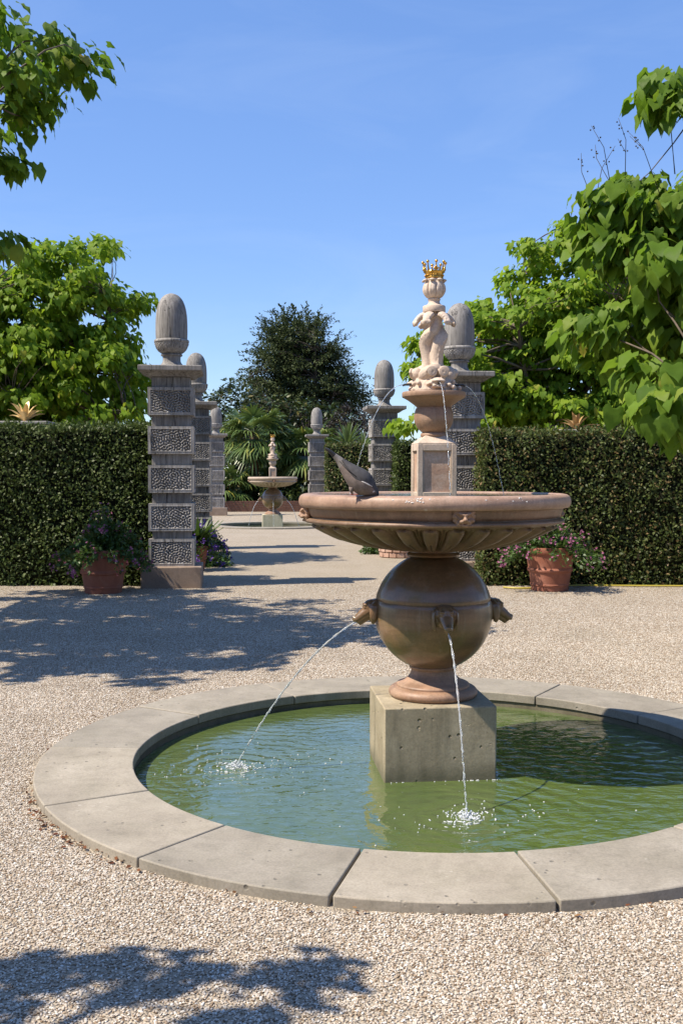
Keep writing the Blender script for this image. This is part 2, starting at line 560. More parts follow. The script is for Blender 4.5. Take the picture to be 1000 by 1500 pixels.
class MB:
    def __init__(s):
        s.V, s.Q, s.T = [], [], []   # Q: (face tuple, mat)
        s.F = []

    def add(s, verts, faces, m=0):
        o = len(s.V)
        s.V.extend([tuple(v) for v in verts])
        s.F.extend([(tuple(i + o for i in f), m) for f in faces])

    def tube(s, pts, rad, n=8, m=0, cap=True):
        pts = [Vector(p) for p in pts]
        if not hasattr(rad, '__len__'):
            rad = [rad] * len(pts)
        o = len(s.V)
        ref = None
        for i, p in enumerate(pts):
            t = (pts[min(i + 1, len(pts) - 1)] - pts[max(i - 1, 0)])
            if t.length < 1e-9:
                t = Vector((0, 0, 1))
            t.normalize()
            if ref is None:
                ref = Vector((1, 0, 0)) if abs(t.x) < 0.8 else Vector((0, 1, 0))
            a = ref - t * ref.dot(t)
            if a.length < 1e-6:
                a = t.orthogonal()
            a.normalize()
            ref = a
            b = t.cross(a)
            for k in range(n):
                an = 2 * PI * k / n
                s.V.append(tuple(p + (a * math.cos(an) + b * math.sin(an)) * rad[i]))
        for i in range(len(pts) - 1):
            for k in range(n):
                k2 = (k + 1) % n
                s.F.append(((o + i * n + k, o + i * n + k2, o + (i + 1) * n + k2, o + (i + 1) * n + k), m))
        if cap:
            s.F.append((tuple(o + k for k in range(n))[::-1], m))
            e = o + (len(pts) - 1) * n
            s.F.append((tuple(e + k for k in range(n)), m))

    def ball(s, c, r, m=0, sub=2, rot=None):
        bm = bmesh.new()
        bmesh.ops.create_icosphere(bm, subdivisions=sub, radius=1.0)
        sc = r if hasattr(r, '__len__') else (r, r, r)
        c = Vector(c)
        vs = []
        for v in bm.verts:
            p = Vector((v.co.x * sc[0], v.co.y * sc[1], v.co.z * sc[2]))
            if rot is not None:
                p = rot @ p
            vs.append(p + c)
        bm.verts.index_update()
        s.add(vs, [[v.index for v in f.verts] for f in bm.faces], m)
        bm.free()

    def box(s, c, size, m=0, rot=None):
        x, y, z = [d / 2 for d in size]
        vs = [Vector(p) for p in ((-x, -y, -z), (x, -y, -z), (x, y, -z), (-x, y, -z), (-x, -y, z), (x, -y, z), (x, y, z), (-x, y, z))]
        if rot is not None:
            vs = [rot @ v for v in vs]
        c = Vector(c)
        s.add([v + c for v in vs], [(3, 2, 1, 0), (4, 5, 6, 7), (0, 1, 5, 4), (1, 2, 6, 5), (2, 3, 7, 6), (3, 0, 4, 7)], m)

    def lathe(s, prof, n=64, m=0, c=(0, 0, 0), caps=False, disp=None):
        o = len(s.V)
        for i, (r, z) in enumerate(prof):
            for k in range(n):
                a = 2 * PI * k / n
                rr, zz = r, z
                if disp:
                    rr, zz = disp(r, z, a, i / (len(prof) - 1))
                s.V.append((c[0] + rr * math.cos(a), c[1] + rr * math.sin(a), c[2] + zz))
        for i in range(len(prof) - 1):
            for k in range(n):
                k2 = (k + 1) % n
                s.F.append(((o + i * n + k, o + i * n + k2, o + (i + 1) * n + k2, o + (i + 1) * n + k), m))
        if caps:
            s.F.append((tuple(o + k for k in range(n))[::-1], m))
            e = o + (len(prof) - 1) * n
            s.F.append((tuple(e + k for k in range(n)), m))

    def mesh(s, name, mats, smooth=True, sharp=40):
        me = bpy.data.meshes.new(name)
        me.from_pydata(s.V, [], [f for f, _ in s.F])
        if not isinstance(mats, (list, tuple)):
            mats = [mats]
        for m in mats:
            me.materials.append(m)
        me.polygons.foreach_set('material_index', [m for _, m in s.F])
        me.polygons.foreach_set('use_smooth', [smooth] * len(s.F))
        if smooth and sharp:
            me.set_sharp_from_angle(angle=math.radians(sharp))
        me.update()
        return me

    def build(s, name, mats, parent=None, smooth=True, sharp=40, bevel=0.0):
        o = new_obj(name, s.mesh(name, mats, smooth, sharp), parent)
        if bevel:
            md = o.modifiers.new('bevel', 'BEVEL')
            md.width = bevel
            md.segments = 2
            md.limit_method = 'ANGLE'
            md.angle_limit = math.radians(40)
        return o

    def fused(s, name, mat, parent=None, voxel=0.006, smooth_it=4):
        """joined pieces melted into one carved body"""
        o = s.build(name, mat, parent, True, None)
        md = o.modifiers.new('remesh', 'REMESH')
        md.mode = 'VOXEL'
        md.voxel_size = voxel
        md.use_smooth_shade = True
        sm = o.modifiers.new('smooth', 'SMOOTH')
        sm.iterations = smooth_it
        sm.factor = 0.5
        dg = bpy.context.evaluated_depsgraph_get()
        me = bpy.data.meshes.new_from_object(o.evaluated_get(dg))
        o.modifiers.clear()
        o.data = me
        me.name = name
        me.materials.clear()
        me.materials.append(mat)
        me.polygons.foreach_set('use_smooth', [True] * len(me.polygons))
        return o


def dense(prof, step=0.01):
    out = [prof[0]]
    for a, b in zip(prof[:-1], prof[1:]):
        d = math.hypot(b[0] - a[0], b[1] - a[1])
        k = max(1, int(d / step))
        for i in range(1, k + 1):
            out.append((a[0] + (b[0] - a[0]) * i / k, a[1] + (b[1] - a[1]) * i / k))
    return out


def spline(pts, n=8):
    """Catmull-Rom through tuples of any width"""
    P = [np.array(p, float) for p in pts]
    P = [2 * P[0] - P[1]] + P + [2 * P[-1] - P[-2]]
    out = []
    for i in range(1, len(P) - 2):
        for k in range(n):
            t = k / n
            a, b, c, d = P[i - 1], P[i], P[i + 1], P[i + 2]
            out.append(0.5 * ((2 * b) + (c - a) * t + (2 * a - 5 * b + 4 * c - d) * t * t + (3 * b - a - 3 * c + d) * t ** 3))
    out.append(P[-2])
    return out


def norm_rows(a):
    return a / np.maximum(np.linalg.norm(a, axis=1, keepdims=True), 1e-9)


# leaf templates: x across, y along, z normal; (verts, quads, tris)
def leaf_template(ws, fold=0.10, curl=0.22, cols=3, wave=0.0):
    V, Q = [], []
    us = [-1, 0, 1] if cols == 3 else [-1, -0.5, 0, 0.5, 1]
    nc = len(us)
    for i, (y, wd) in enumerate(ws):
        z0 = -curl * y * y
        for u in us:
            au = abs(u)
            z = z0 + fold * wd * 2 * (au ** 0.8 - 0.9 * au * au * au * 0.6) + wave * au * math.sin(i * 2.4 + (0.9 if u > 0 else 0)) * wd
            V.append((u * wd, y - (0.16 * au * au if wd > 0.2 and y < 0.3 else 0.05 * au), z))
    for i in range(len(ws) - 1):
        for k in range(nc - 1):
            a, b = i * nc + k, (i + 1) * nc + k
            Q.append((a, a + 1, b + 1, b))
    return np.array(V, np.float32), np.array(Q, np.int32)


HEART = leaf_template([(0.0, 0.22), (0.07, 0.36), (0.22, 0.435), (0.42, 0.40), (0.62, 0.29), (0.80, 0.155), (0.92, 0.06), (1.0, 0.004)], 0.16, 0.28, 5, 0.16)
HEART_S = leaf_template([(0.0, 0.24), (0.2, 0.43), (0.5, 0.36), (0.78, 0.16), (1.0, 0.01)], 0.14, 0.28)
OVAL = leaf_template([(0.0, 0.05), (0.4, 0.30), (1.0, 0.02)], 0.15, 0.15)
LANCE = leaf_template([(0.0, 0.05), (0.45, 0.16), (1.0, 0.01)], 0.15, 0.25)


def leaf_arrays(pos, tip, nrm, size, tpl, off=0, width=None):
    TV, TQ = tpl
    n = len(pos)
    tip = norm_rows(tip)
    nrm = nrm - tip * np.sum(nrm * tip, axis=1, keepdims=True)
    nrm = norm_rows(nrm)
    side = np.cross(tip, nrm)
    s = size[:, None, None]
    wx = TV[None, :, 0:1] if width is None else TV[None, :, 0:1] * width[:, None, None]
    V = pos[:, None, :] + s * (wx * side[:, None, :] + TV[None, :, 1:2] * tip[:, None, :] + TV[None, :, 2:3] * nrm[:, None, :])
    Q = TQ[None, :, :] + (np.arange(n, dtype=np.int32) * len(TV))[:, None, None] + off
    return V.reshape(-1, 3), Q.reshape(-1, TQ.shape[1])


def inside(poly, x, y):
    c = False
    j = len(poly) - 1
    for i in range(len(poly)):
        xi, yi = poly[i]
        xj, yj = poly[j]
        if (yi > y) != (yj > y) and x < (xj - xi) * (y - yi) / (yj - yi + 1e-12) + xi:
            c = not c
        j = i
    return c


def rnd_unit(n):
    return norm_rows(RNG.normal(size=(n, 3)))


def leaf_cloud(centers, outs, per, rc, flat, size, droop=(0.35, 1.2), tpl=HEART, spread=0.5, nup=1.0):
    """leaves in clumps: returns pos, tip, normal, size"""
    C = np.repeat(np.asarray(centers, float), per, axis=0)
    O = np.repeat(np.asarray(outs, float), per, axis=0)
    n = len(C)
    rcl = rc * RNG.uniform(0.7, 1.2, n)[:, None]
    off = rnd_unit(n) * (RNG.random(n) ** 0.45)[:, None] * rcl
    off[:, 2] *= flat
    pos = C + off
    hor = off / rc + O * 0.55 + RNG.normal(size=(n, 3)) * spread
    hor[:, 2] *= 0.3
    hor = norm_rows(hor)
    dr = RNG.uniform(droop[0], droop[1], n)[:, None]
    tip = hor * np.cos(dr)
    tip[:, 2] -= np.sin(dr)[:, 0]
    nr = np.zeros((n, 3))
    nr[:, 2] = nup
    nr += hor * 0.6 + RNG.normal(size=(n, 3)) * 0.35
    return pos, tip, nr, size * RNG.uniform(0.5, 1.35, n)


def branch_path(a, b, sag=0.0, k=6, wob=0.05):
    a, b = np.array(a, float), np.array(b, float)
    L = np.linalg.norm(b - a)
    pts = []
    w1, w2 = RNG.normal(size=3) * wob * L, RNG.normal(size=3) * wob * L
    for i in range(k + 1):
        t = i / k
        p = a + (b - a) * t
        p = p + w1 * math.sin(PI * t) + w2 * math.sin(2 * PI * t) * 0.5
        p[2] += sag * L * math.sin(PI * t) * (1 - t * 0.3)
        pts.append(p)
    return pts


def make_tree(name, label, cat, base, trunk_h, ells, n_clump, per, leaf, accept, group=None, mat='catalpa', bark='bark',
              rc=0.33, flat=0.6, tpl=HEART_S, trunk_r=0.13, n_limb=7, mind=0.26, outer=0.5, droop=(0.3, 1.2), twig=0.012, extra=None, spray=0.0, stalks=None):
    root = empty(name, base, label, cat, group)
    B = np.array(base, float)
    vol = np.array([r[0] * r[1] * r[2] for _, r in ells])
    pr = vol / vol.sum()
    cc = np.average(np.array([c for c, _ in ells], float), axis=0, weights=vol)
    cl, outs = [], []
    if extra:
        for p in extra:
            cl.append(np.array(p, float))
            o = np.array(p, float) - cc
            outs.append(o / np.linalg.norm(o))
    tries = 0
    while len(cl) < n_clump and tries < n_clump * 60:
        tries += 1
        e = ells[RNG.choice(len(ells), p=pr)]
        d = RNG.normal(size=3)
        d /= np.linalg.norm(d)
        r = RNG.random() ** outer
        p = np.array(e[0], float) + d * np.array(e[1], float) * r
        if accept is not None and not accept(p):
            continue
        if cl and np.min(np.linalg.norm(np.array(cl) - p, axis=1)) < mind:
            continue
        cl.append(p)
        o = p - cc
        outs.append(o / (np.linalg.norm(o) + 1e-6))
    cl = np.array(cl)
    # limbs
    t_top = B + np.array([0.0, 0.0, trunk_h])
    wood = MB()
    tp = branch_path(B - B + np.array([0, 0, -0.15]), t_top - B, 0, 6, 0.02)
    wood.tube(tp, [trunk_r * (1.25 - 0.45 * i / 6) for i in range(7)], 9)
    idx = [int(np.argmax(np.linalg.norm(cl - t_top, axis=1)))]
    for _ in range(n_limb - 1):
        dd = np.min(np.array([np.linalg.norm(cl - cl[i], axis=1) for i in idx]), axis=0)
        idx.append(int(np.argmax(dd)))
    nodes, nrad = [], []
    for q, i in enumerate(idx):
        st = tp[-1 - (q % 3)] + B
        pts = branch_path(st, cl[i], 0.06, 8, 0.05)
        rad = [trunk_r * 0.55 * (1 - j / 8) + twig for j in range(9)]
        wood.tube([p - B for p in pts], rad, 7)
        for j in range(2, 9):
            nodes.append(pts[j])
            nrad.append(rad[j])
    nodes, nrad = np.array(nodes), np.array(nrad)
    for i, p in enumerate(cl):
        if i in idx:
            continue
        d = np.linalg.norm(nodes - p, axis=1) + np.maximum(nodes[:, 2] - p[2] + 0.2, 0) * 0.6
        j = int(np.argmin(d))
        pts = branch_path(nodes[j], p, 0.05, 4, 0.07)
        r0 = min(nrad[j] * 0.7, twig * 2.2)
        wood.tube([q - B for q in pts], [r0 * (1 - 0.65 * k / 4) for k in range(5)], 5, cap=False)
    tr = wood.build('trunk', M[bark], root, True, None)
    pos, tip, nr, sz = leaf_cloud(cl, outs, per, rc, flat, leaf, droop)
    if spray:
        ps, ts = [pos], [tip]
        ns_, ss_ = [nr], [sz]
        for p, o in zip(cl, outs):
            for _ in range(2):
                d = o + RNG.normal(size=3) * 0.45
                d[2] = d[2] * 0.6 + 0.12
                d /= np.linalg.norm(d)
                k = 30
                tt = RNG.random(k)[:, None]
                Lr = spray * RNG.uniform(0.6, 1.2)
                q = p + d * (0.25 + tt * Lr) + RNG.normal(size=(k, 3)) * 0.06 * (1.3 - tt)
                q[:, 2] -= 0.18 * Lr * tt[:, 0] ** 2
                ps.append(q)
                ts.append(d[None] + RNG.normal(size=(k, 3)) * 0.5)
                ns_.append(np.array([[0, 0, 1.0]]) + RNG.normal(size=(k, 3)) * 0.4)
                ss_.append(leaf * RNG.uniform(0.55, 0.95, k))
        pos, tip, nr, sz = np.concatenate(ps), np.concatenate(ts), np.concatenate(ns_), np.concatenate(ss_)
    if stalks:
        mb = MB()
        for p in stalks:
            p = np.array(p, float)
            for _ in range(2):
                d = np.array([RNG.normal() * 0.25 - 0.1, RNG.normal() * 0.2, 1.0])
                h_ = RNG.uniform(0.25, 0.45)
                e = p + d * h_ + np.array([RNG.choice([-1, 1]) * 0.06, 0, -0.02])
                mid = p + d * h_ * 0.6
                mb.tube([q - B for q in (p - d * 0.15, mid, e)], [0.0035, 0.0025, 0.0015], 4)
                for _k in range(5):
                    a_ = mid + (e - mid) * RNG.random()
                    mb.ball(a_ - B + RNG.normal(size=3) * 0.015, 0.007, sub=1)
        mb.build('seed_stalks', M['barkdark'], root, True, None)
    V, Q = leaf_arrays(pos - B, tip, nr, sz, tpl)
    me = mesh_np('crown', V, [(Q, 0)], [M[mat]])
    new_obj('crown', me, root)
    return root


# ------------------------------------------------------------------ ground
POOL = Vector((0.514, 5.92, 0.0))
POOLC = Vector((0.49, 5.92, 0.0))          # the coping ring is not quite centred on the column
AL = math.radians(5.7)                     # the garden axis turns a little left of the view
R_OUT, R_IN = 2.14, 1.632
COP_Z = 0.047
WATER_Z = -0.05
FAR = Vector((-2.09, 32.2, 0.0))


def ring_sheet(holes, R=600):
    """one ground sheet with round openings where the pools are sunk"""
    bm = bmesh.new()
    outer = [bm.verts.new((x, y, 0)) for x, y in ((-R, -R), (R, -R), (R, R), (-R, R))]
    edges = [bm.edges.new((outer[i], outer[(i + 1) % 4])) for i in range(4)]
    for (c, r) in holes:
        vs = [bm.verts.new((c.x + r * math.cos(2 * PI * k / 64), c.y + r * math.sin(2 * PI * k / 64), 0)) for k in range(64)]
        edges += [bm.edges.new((vs[k], vs[(k + 1) % 64])) for k in range(64)]
    bmesh.ops.triangle_fill(bm, use_beauty=True, edges=edges)
    for f in bm.faces:
        if f.normal.z < 0:
            f.normal_flip()
    me = bpy.data.meshes.new('ground')
    bm.to_mesh(me)
    bm.free()
    me.materials.append(M['ground'])
    return me


g = new_obj('ground', ring_sheet([(POOLC, R_OUT - 0.1), (FAR, R_OUT - 0.1)]))
tag(g, 'pale pebble gravel covering the garden court and the walk', None, None, 'structure')


def gravel_patch():
    step = 0.1
    V, Q = [], []
    y = 2.3
    vid = {}

    def vert(i, j):
        k = (i, j)
        if k not in vid:
            vid[k] = len(V)
            V.append((i * step, j * step, 0.002))
        return vid[k]
    for j in range(23, 161):
        for i in range(-64, 65):
            x, yy = (i + 0.5) * step, (j + 0.5) * step
            if abs(x) > 0.37 * yy + 0.35:
                continue
            if math.hypot(x - POOLC.x, yy - POOLC.y) < R_OUT + 0.012:
                continue
            Q.append((vert(i, j), vert(i + 1, j), vert(i + 1, j + 1), vert(i, j + 1)))
    return mesh_np('gravel', np.array(V), [(np.array(Q), 0)], [M['pebble']], False)


gv = new_obj('gravel', gravel_patch())
tag(gv, 'loose tan and white pebbles strewn over the court', 'gravel', None, 'stuff')
ng = bpy.data.node_groups.new('pebble scatter', 'GeometryNodeTree')
ng.interface.new_socket('Geometry', in_out='INPUT', socket_type='NodeSocketGeometry')
ng.interface.new_socket('Geometry', in_out='OUTPUT', socket_type='NodeSocketGeometry')
gi, go = ng.nodes.new('NodeGroupInput'), ng.nodes.new('NodeGroupOutput')
dp = ng.nodes.new('GeometryNodeDistributePointsOnFaces')
dp.inputs['Density'].default_value = 6500
ico = ng.nodes.new('GeometryNodeMeshIcoSphere')
ico.inputs['Radius'].default_value = 1.0
ico.inputs['Subdivisions'].default_value = 2
sm_ = ng.nodes.new('GeometryNodeSetMaterial')
sm_.inputs['Material'].default_value = M['pebble']
ss = ng.nodes.new('GeometryNodeSetShadeSmooth')
pos_ = ng.nodes.new('GeometryNodeInputPosition')
sep_ = ng.nodes.new('ShaderNodeSeparateXYZ')
mr_ = ng.nodes.new('ShaderNodeMapRange')
mr_.inputs['From Min'].default_value = 6.0
mr_.inputs['From Max'].default_value = 16.0
mr_.inputs['To Min'].default_value = 11500
mr_.inputs['To Max'].default_value = 300
ng.links.new(pos_.outputs[0], sep_.inputs[0])
ng.links.new(sep_.outputs['Y'], mr_.inputs['Value'])
nz_ = ng.nodes.new('ShaderNodeTexNoise')
nz_.inputs['Scale'].default_value = 1.4
nz_.inputs['Detail'].default_value = 4
mr2 = ng.nodes.new('ShaderNodeMapRange')
mr2.inputs['From Min'].default_value = 0.33
mr2.inputs['From Max'].default_value = 0.46
mr2.inputs['To Min'].default_value = 0.35
mu_ = ng.nodes.new('ShaderNodeMath')
mu_.operation = 'MULTIPLY'
ng.links.new(nz_.outputs[0], mr2.inputs['Value'])
ng.links.new(mr_.outputs['Result'], mu_.inputs[0])
ng.links.new(mr2.outputs['Result'], mu_.inputs[1])
ng.links.new(mu_.outputs[0], dp.inputs['Density'])
ip = ng.nodes.new('GeometryNodeInstanceOnPoints')
rv = ng.nodes.new('FunctionNodeRandomValue')
rv.data_type = 'FLOAT_VECTOR'
rv.inputs[0].default_value = (0.0030, 0.0025, 0.0018)
rv.inputs[1].default_value = (0.0068, 0.0053, 0.0034)
rr = ng.nodes.new('FunctionNodeRandomValue')
rr.data_type = 'FLOAT_VECTOR'
rr.inputs[0].default_value = (-0.45, -0.45, 0)
rr.inputs[1].default_value = (0.45, 0.45, 6.28)
L = ng.links.new
L(gi.outputs[0], dp.inputs['Mesh'])
L(dp.outputs['Points'], ip.inputs['Points'])
L(ico.outputs['Mesh'], ss.inputs[0])
L(ss.outputs[0], sm_.inputs['Geometry'])
L(sm_.outputs[0], ip.inputs['Instance'])
L(rv.outputs[0], ip.inputs['Scale'])
L(rr.outputs[0], ip.inputs['Rotation'])
L(ip.outputs[0], go.inputs[0])
md = gv.modifiers.new('scatter', 'NODES')
md.node_group = ng

# ------------------------------------------------------------------ pool


def arc_block(r0, r1, a0, a1, z0, z1, n=14, jitter=0.0):
    mb = MB()
    vs, fs = [], []
    for i in range(n + 1):
        a = a0 + (a1 - a0) * i / n
        c, s_ = math.cos(a), math.sin(a)
        vs += [(r0 * c, r0 * s_, z0), (r1 * c, r1 * s_, z0), (r1 * c, r1 * s_, z1), (r0 * c, r0 * s_, z1)]
    for i in range(n):
        a, b = 4 * i, 4 * i + 4
        fs += [(a + 3, a + 2, b + 2, b + 3), (a + 1, b + 1, b + 2, a + 2), (a, a + 3, b + 3, b), (a, b, b + 1, a + 1)]
    fs += [(0, 1, 2, 3), (4 * n + 3, 4 * n + 2, 4 * n + 1, 4 * n)]
    mb.add(vs, fs)
    return mb


def pool(center, label, cracks):
    root = empty('pool_surround', center, label, 'pool surround', 'round pool surrounds')
    for i, a0 in enumerate(cracks):
        a1 = cracks[(i + 1) % len(cracks)]
        if a1 < a0:
            a1 += 2 * PI
        gap = random.choice([0.0018, 0.003, 0.004])
        dz = random.uniform(-0.003, 0.003)
        arc_block(R_IN, R_OUT, a0 + gap, a1 - gap, -0.012, COP_Z + dz).build('coping_stone', M['coping'], root, True, 40, 0.006)
    mb = MB()
    mb.lathe([(R_IN + 0.15, -0.016), (R_IN + 0.012, -0.016), (R_IN + 0.012, -0.6), (0.02, -0.6)], 96)
    mb.build('pool_wall', M['wallstone'], root)
    return root


def px_angle(px, py):
    p = at(px, py, 6)
    k = (CAM_H - COP_Z) / (CAM_H - p.z)
    x, y = p.x * k, 6 * k
    return math.atan2(y - POOLC.y, x - POOLC.x) % (2 * PI)


joints = [px_angle(62, 1180), px_angle(210, 1252), px_angle(483, 1312), px_angle(818, 1318)]
joints += [px_angle(825, 1000), px_angle(390, 1003)]
a_ = joints[3]
b_ = joints[4] + 2 * PI
joints += [(a_ + (b_ - a_) * k / 5) % (2 * PI) for k in range(1, 5)]
c_, d_ = joints[4], joints[5]
joints += [(c_ + (d_ - c_) * 0.5) % (2 * PI)]
e_, f_ = joints[5], joints[0]
joints += [(e_ + (f_ - e_) * k / 3) % (2 * PI) for k in (1, 2)]
joints = sorted(joints)
pool(POOLC, 'large round flat stone coping ring round the near green pool', joints)
pool(FAR, 'round stone coping ring of the distant pool at the end of the walk', [2 * PI * k / 14 for k in range(14)])

SPL = [(-0.589 - POOL.x, 5.89 - POOL.y), (0.60 - POOL.x, 5.03 - POOL.y), (1.35, 0.35)]
M['water'] = water_mat('green pool water', (0.063, 0.098, 0.026), (0.092, 0.127, 0.035),
                       [(SPL[0][0], SPL[0][1], 55, 0.42, 2.4), (SPL[1][0], SPL[1][1], 55, 0.42, 2.4), (SPL[2][0], SPL[2][1], 44, 0.3, 1.3)], 0.03, 0.55)
M['basin_water'] = water_mat('basin water', (0.045, 0.06, 0.02), (0.06, 0.08, 0.028), [(0.05, -0.45, 60, 0.5, 2.5)], 0.03, 0.4)


def disc(name, r, z, mat, center, parent=None, n=96):
    mb = MB()
    vs = [(0, 0, 0)]
    fs = []
    rings = [r * k / 6 for k in range(1, 7)]
    for q in rings:
        vs += [(q * math.cos(2 * PI * k / n), q * math.sin(2 * PI * k / n), 0) for k in range(n)]
    fs += [(0, 1 + k, 1 + (k + 1) % n) for k in range(n)]
    for i in range(5):
        a, b = 1 + i * n, 1 + (i + 1) * n
        fs += [(a + k, b + k, b + (k + 1) % n, a + (k + 1) % n) for k in range(n)]
    mb.add(vs, fs)
    o = mb.build(name, mat, parent)
    o.location = (center[0], center[1], z)
    return o


for c, lb in ((POOLC, 'rippled green water filling the near round pool'), (FAR, 'dark water of the distant round pool')):
    tag(disc('water', R_IN + 0.008, WATER_Z, M['water'], c), lb, None, None, 'structure')

def litter():
    n = 150
    a = np.concatenate([RNG.normal(3.75, 0.16, 110), RNG.uniform(2.6, 5.6, 40)])
    r = R_OUT + np.abs(RNG.normal(0.02, 0.03, n))
    P = np.stack([PX.x + r * np.cos(a), PX.y + r * np.sin(a), RNG.uniform(0.006, 0.016, n)], 1)
    T = RNG.normal(size=(n, 3))
    T[:, 2] *= 0.15
    N = RNG.normal(size=(n, 3)) * 0.4
    N[:, 2] += 1
    V, Q = leaf_arrays(P, T, N, RNG.uniform(0.012, 0.032, n), OVAL)
    m = leafmat('dry leaf', [(0.0, (0.10, 0.035, 0.02)), (0.6, (0.20, 0.085, 0.04)), (1.0, (0.30, 0.20, 0.09))], 0.1, 0.8, 0.1, (0.2, 0.1, 0.04), False)
    o = new_obj('fallen_leaves', mesh_np('fallen_leaves', V, [(Q, 0)], [m]))
    tag(o, 'brown leaf scraps caught along the outer edge of the coping', 'leaf litter', None, 'stuff')


PX = POOLC
litter()

# ------------------------------------------------------------------ fountain


def fountain(loc, label):
    root = empty('fountain', loc, label, 'fountain', 'tiered stone fountains', AL)
    # square block standing in the water
    mb = MB()
    mb.box((0, 0, (0.35 - 0.58) / 2), (0.61, 0.61, 0.93))
    mb.build('base_block', M['block'], root, True, 40, 0.008).location = (-0.014, 0, 0)
    # foot
    mb = MB()
    pr = spline([(0.235, 0.352), (0.247, 0.366), (0.247, 0.385), (0.232, 0.402), (0.205, 0.408)], 5)
    pr += spline([(0.205, 0.418), (0.196, 0.426), (0.160, 0.440), (0.130, 0.470), (0.122, 0.50), (0.128, 0.506), (0.134, 0.516), (0.128, 0.526), (0.121, 0.53)], 5)
    mb.lathe([tuple(p) for p in pr], 72, caps=True)
    mb.build('pedestal_foot', M['sandstone'], root)
    # ball
    mb = MB()
    pr = []
    R, zc = 0.33, 0.826
    for i in range(65):
        a = -math.asin(0.303 / R) + (2 * math.asin(0.305 / R)) * i / 64
        r = R * math.cos(a)
        z = zc + R * math.sin(a)
        if abs(z - (zc + 0.062)) < 0.0052:
            r -= 0.007
        pr.append((r, z))
    pr += [(0.128, 1.134), (0.145, 1.137), (0.15, 1.146), (0.145, 1.155), (0.132, 1.16), (0.128, 1.19)]
    mb.lathe(pr, 96, caps=True)
    mb.build('ball', M['wet'], root, True, 50)

    # hounds' heads, one on each side
    def hound():
        h = MB()   # x forward, z up, origin on ball surface
        h.ball((-0.005, 0, 0.0), (0.06, 0.058, 0.062))
        h.ball((0.005, 0, 0.012), (0.06, 0.05, 0.05))
        h.ball((0.03, 0, 0.018), (0.045, 0.038, 0.04))
        h.tube([(0.035, 0, 0.005), (0.075, 0, -0.022), (0.112, 0, -0.05)], [0.036, 0.027, 0.019], 14)
        h.ball((0.113, 0, -0.046), (0.015, 0.017, 0.014))
        h.ball((0.120, 0, -0.036), (0.010, 0.011, 0.008))
        h.tube([(0.045, 0, -0.028), (0.075, 0, -0.052), (0.094, 0, -0.07)], [0.022, 0.016, 0.010], 12)
        for s in (-1, 1):
            h.ball((0.062, 0.021 * s, 0.018), (0.012, 0.008, 0.009))
            h.ball((0.06, 0.02 * s, 0.031), (0.016, 0.012, 0.007))
            pts = spline([(0.014, 0.036 * s, 0.036), (0.020, 0.050 * s, 0.018), (0.024, 0.052 * s, -0.022), (0.026, 0.047 * s, -0.05)], 6)
            for k, p in enumerate(pts):
                f = k / (len(pts) - 1)
                h.ball(p, (0.020 * (0.75 + 0.6 * math.sin(PI * f)), 0.011, 0.017), sub=1)
        return h
    hd = None
    for k, a in enumerate((-PI / 2, PI, 0, PI / 2)):
        if hd is None:
            hd = hound().fused('hound_head', M['wet'], root, 0.0035, 3)
            o = hd
        else:
            o = hd.copy()
            COL.objects.link(o)
        o.location = (0.318 * math.cos(a), 0.318 * math.sin(a), 0.835)
        o.rotation_euler = (0, 0, a)
        o.scale = (1.08, 1.2, 1.1)
    # basin
    under = [(0.690, 1.322), (0.667, 1.308), (0.61, 1.279), (0.543, 1.249), (0.46, 1.224), (0.381, 1.206), (0.30, 1.193), (0.24, 1.186), (0.17, 1.176), (0.14, 1.172)]
    under = [tuple(p) for p in spline(under, 7)]
    side = [(0.64, 1.43), (0.672, 1.455), (0.69, 1.476), (0.712, 1.487), (0.738, 1.485), (0.755, 1.476), (0.763, 1.461), (0.765, 1.444), (0.762, 1.430), (0.757, 1.421)]
    side = [tuple(p) for p in spline(side, 4)] + [(0.754, 1.417), (0.748, 1.414), (0.735, 1.412), (0.722, 1.411)]
    fas = [(0.720, 1.409), (0.719, 1.398), (0.713, 1.380), (0.705, 1.366), (0.698, 1.360)]
    fas = [tuple(p) for p in spline(fas, 3)] + [(0.698, 1.355)] + [tuple(p) for p in spline([(0.716, 1.354), (0.726, 1.349), (0.730, 1.342), (0.728, 1.334), (0.720, 1.329)], 4)] + [(0.700, 1.326)]
    prof = [(0.02, 1.42), (0.3, 1.42)] + side + fas + under + [(0.10, 1.172)]
    nL = 30
    n_up = len(prof) - len(under) - 1

    def gad(r, z, a, t):
        i = round(t * (len(prof) - 1))
        if i < n_up or i >= n_up + len(under):
            return r, z
        v = (i - n_up) / (len(under) - 1)
        u = ((a * nL / (2 * PI)) % 1.0) - 0.5
        wv = 0.36 * (1 - max(0, v - 0.55) * 0.9)
        if v < 0.2:
            q = 1 - ((0.2 - v) / 0.17) ** 2
            wv *= math.sqrt(max(q, 0.0))
        e = abs(abs(u) - wv)
        fade = 1 - max(0, (v - 0.75) / 0.25)
        d = 0.0
        if v > 0.03:
            d -= 0.019 * math.exp(-(e / 0.05) ** 2) * fade
            if abs(u) < wv:
                d += 0.015 * fade * (1 - (u / max(wv, 0.02)) ** 2) - 0.010 * fade * math.exp(-(u / 0.045) ** 2) * (1 if v > 0.35 else 0)
            e2 = abs(abs(u) - 0.5)
            d -= 0.012 * math.exp(-(e2 / 0.04) ** 2) * fade
        nx, nz = 0.35 + 0.4 * (1 - v), -0.9
        return r + d * nx, z + d * nz
    mb = MB()
    prof = [(r * 0.984, z) for r, z in prof]
    mb.lathe(prof, 480, disp=gad)
    n_rim = 2 + len(side)
    mb.F = [(f, 1 if i // 480 >= n_up - 2 else (2 if i // 480 >= n_rim - 3 else 0)) for i, (f, _) in enumerate(mb.F)]
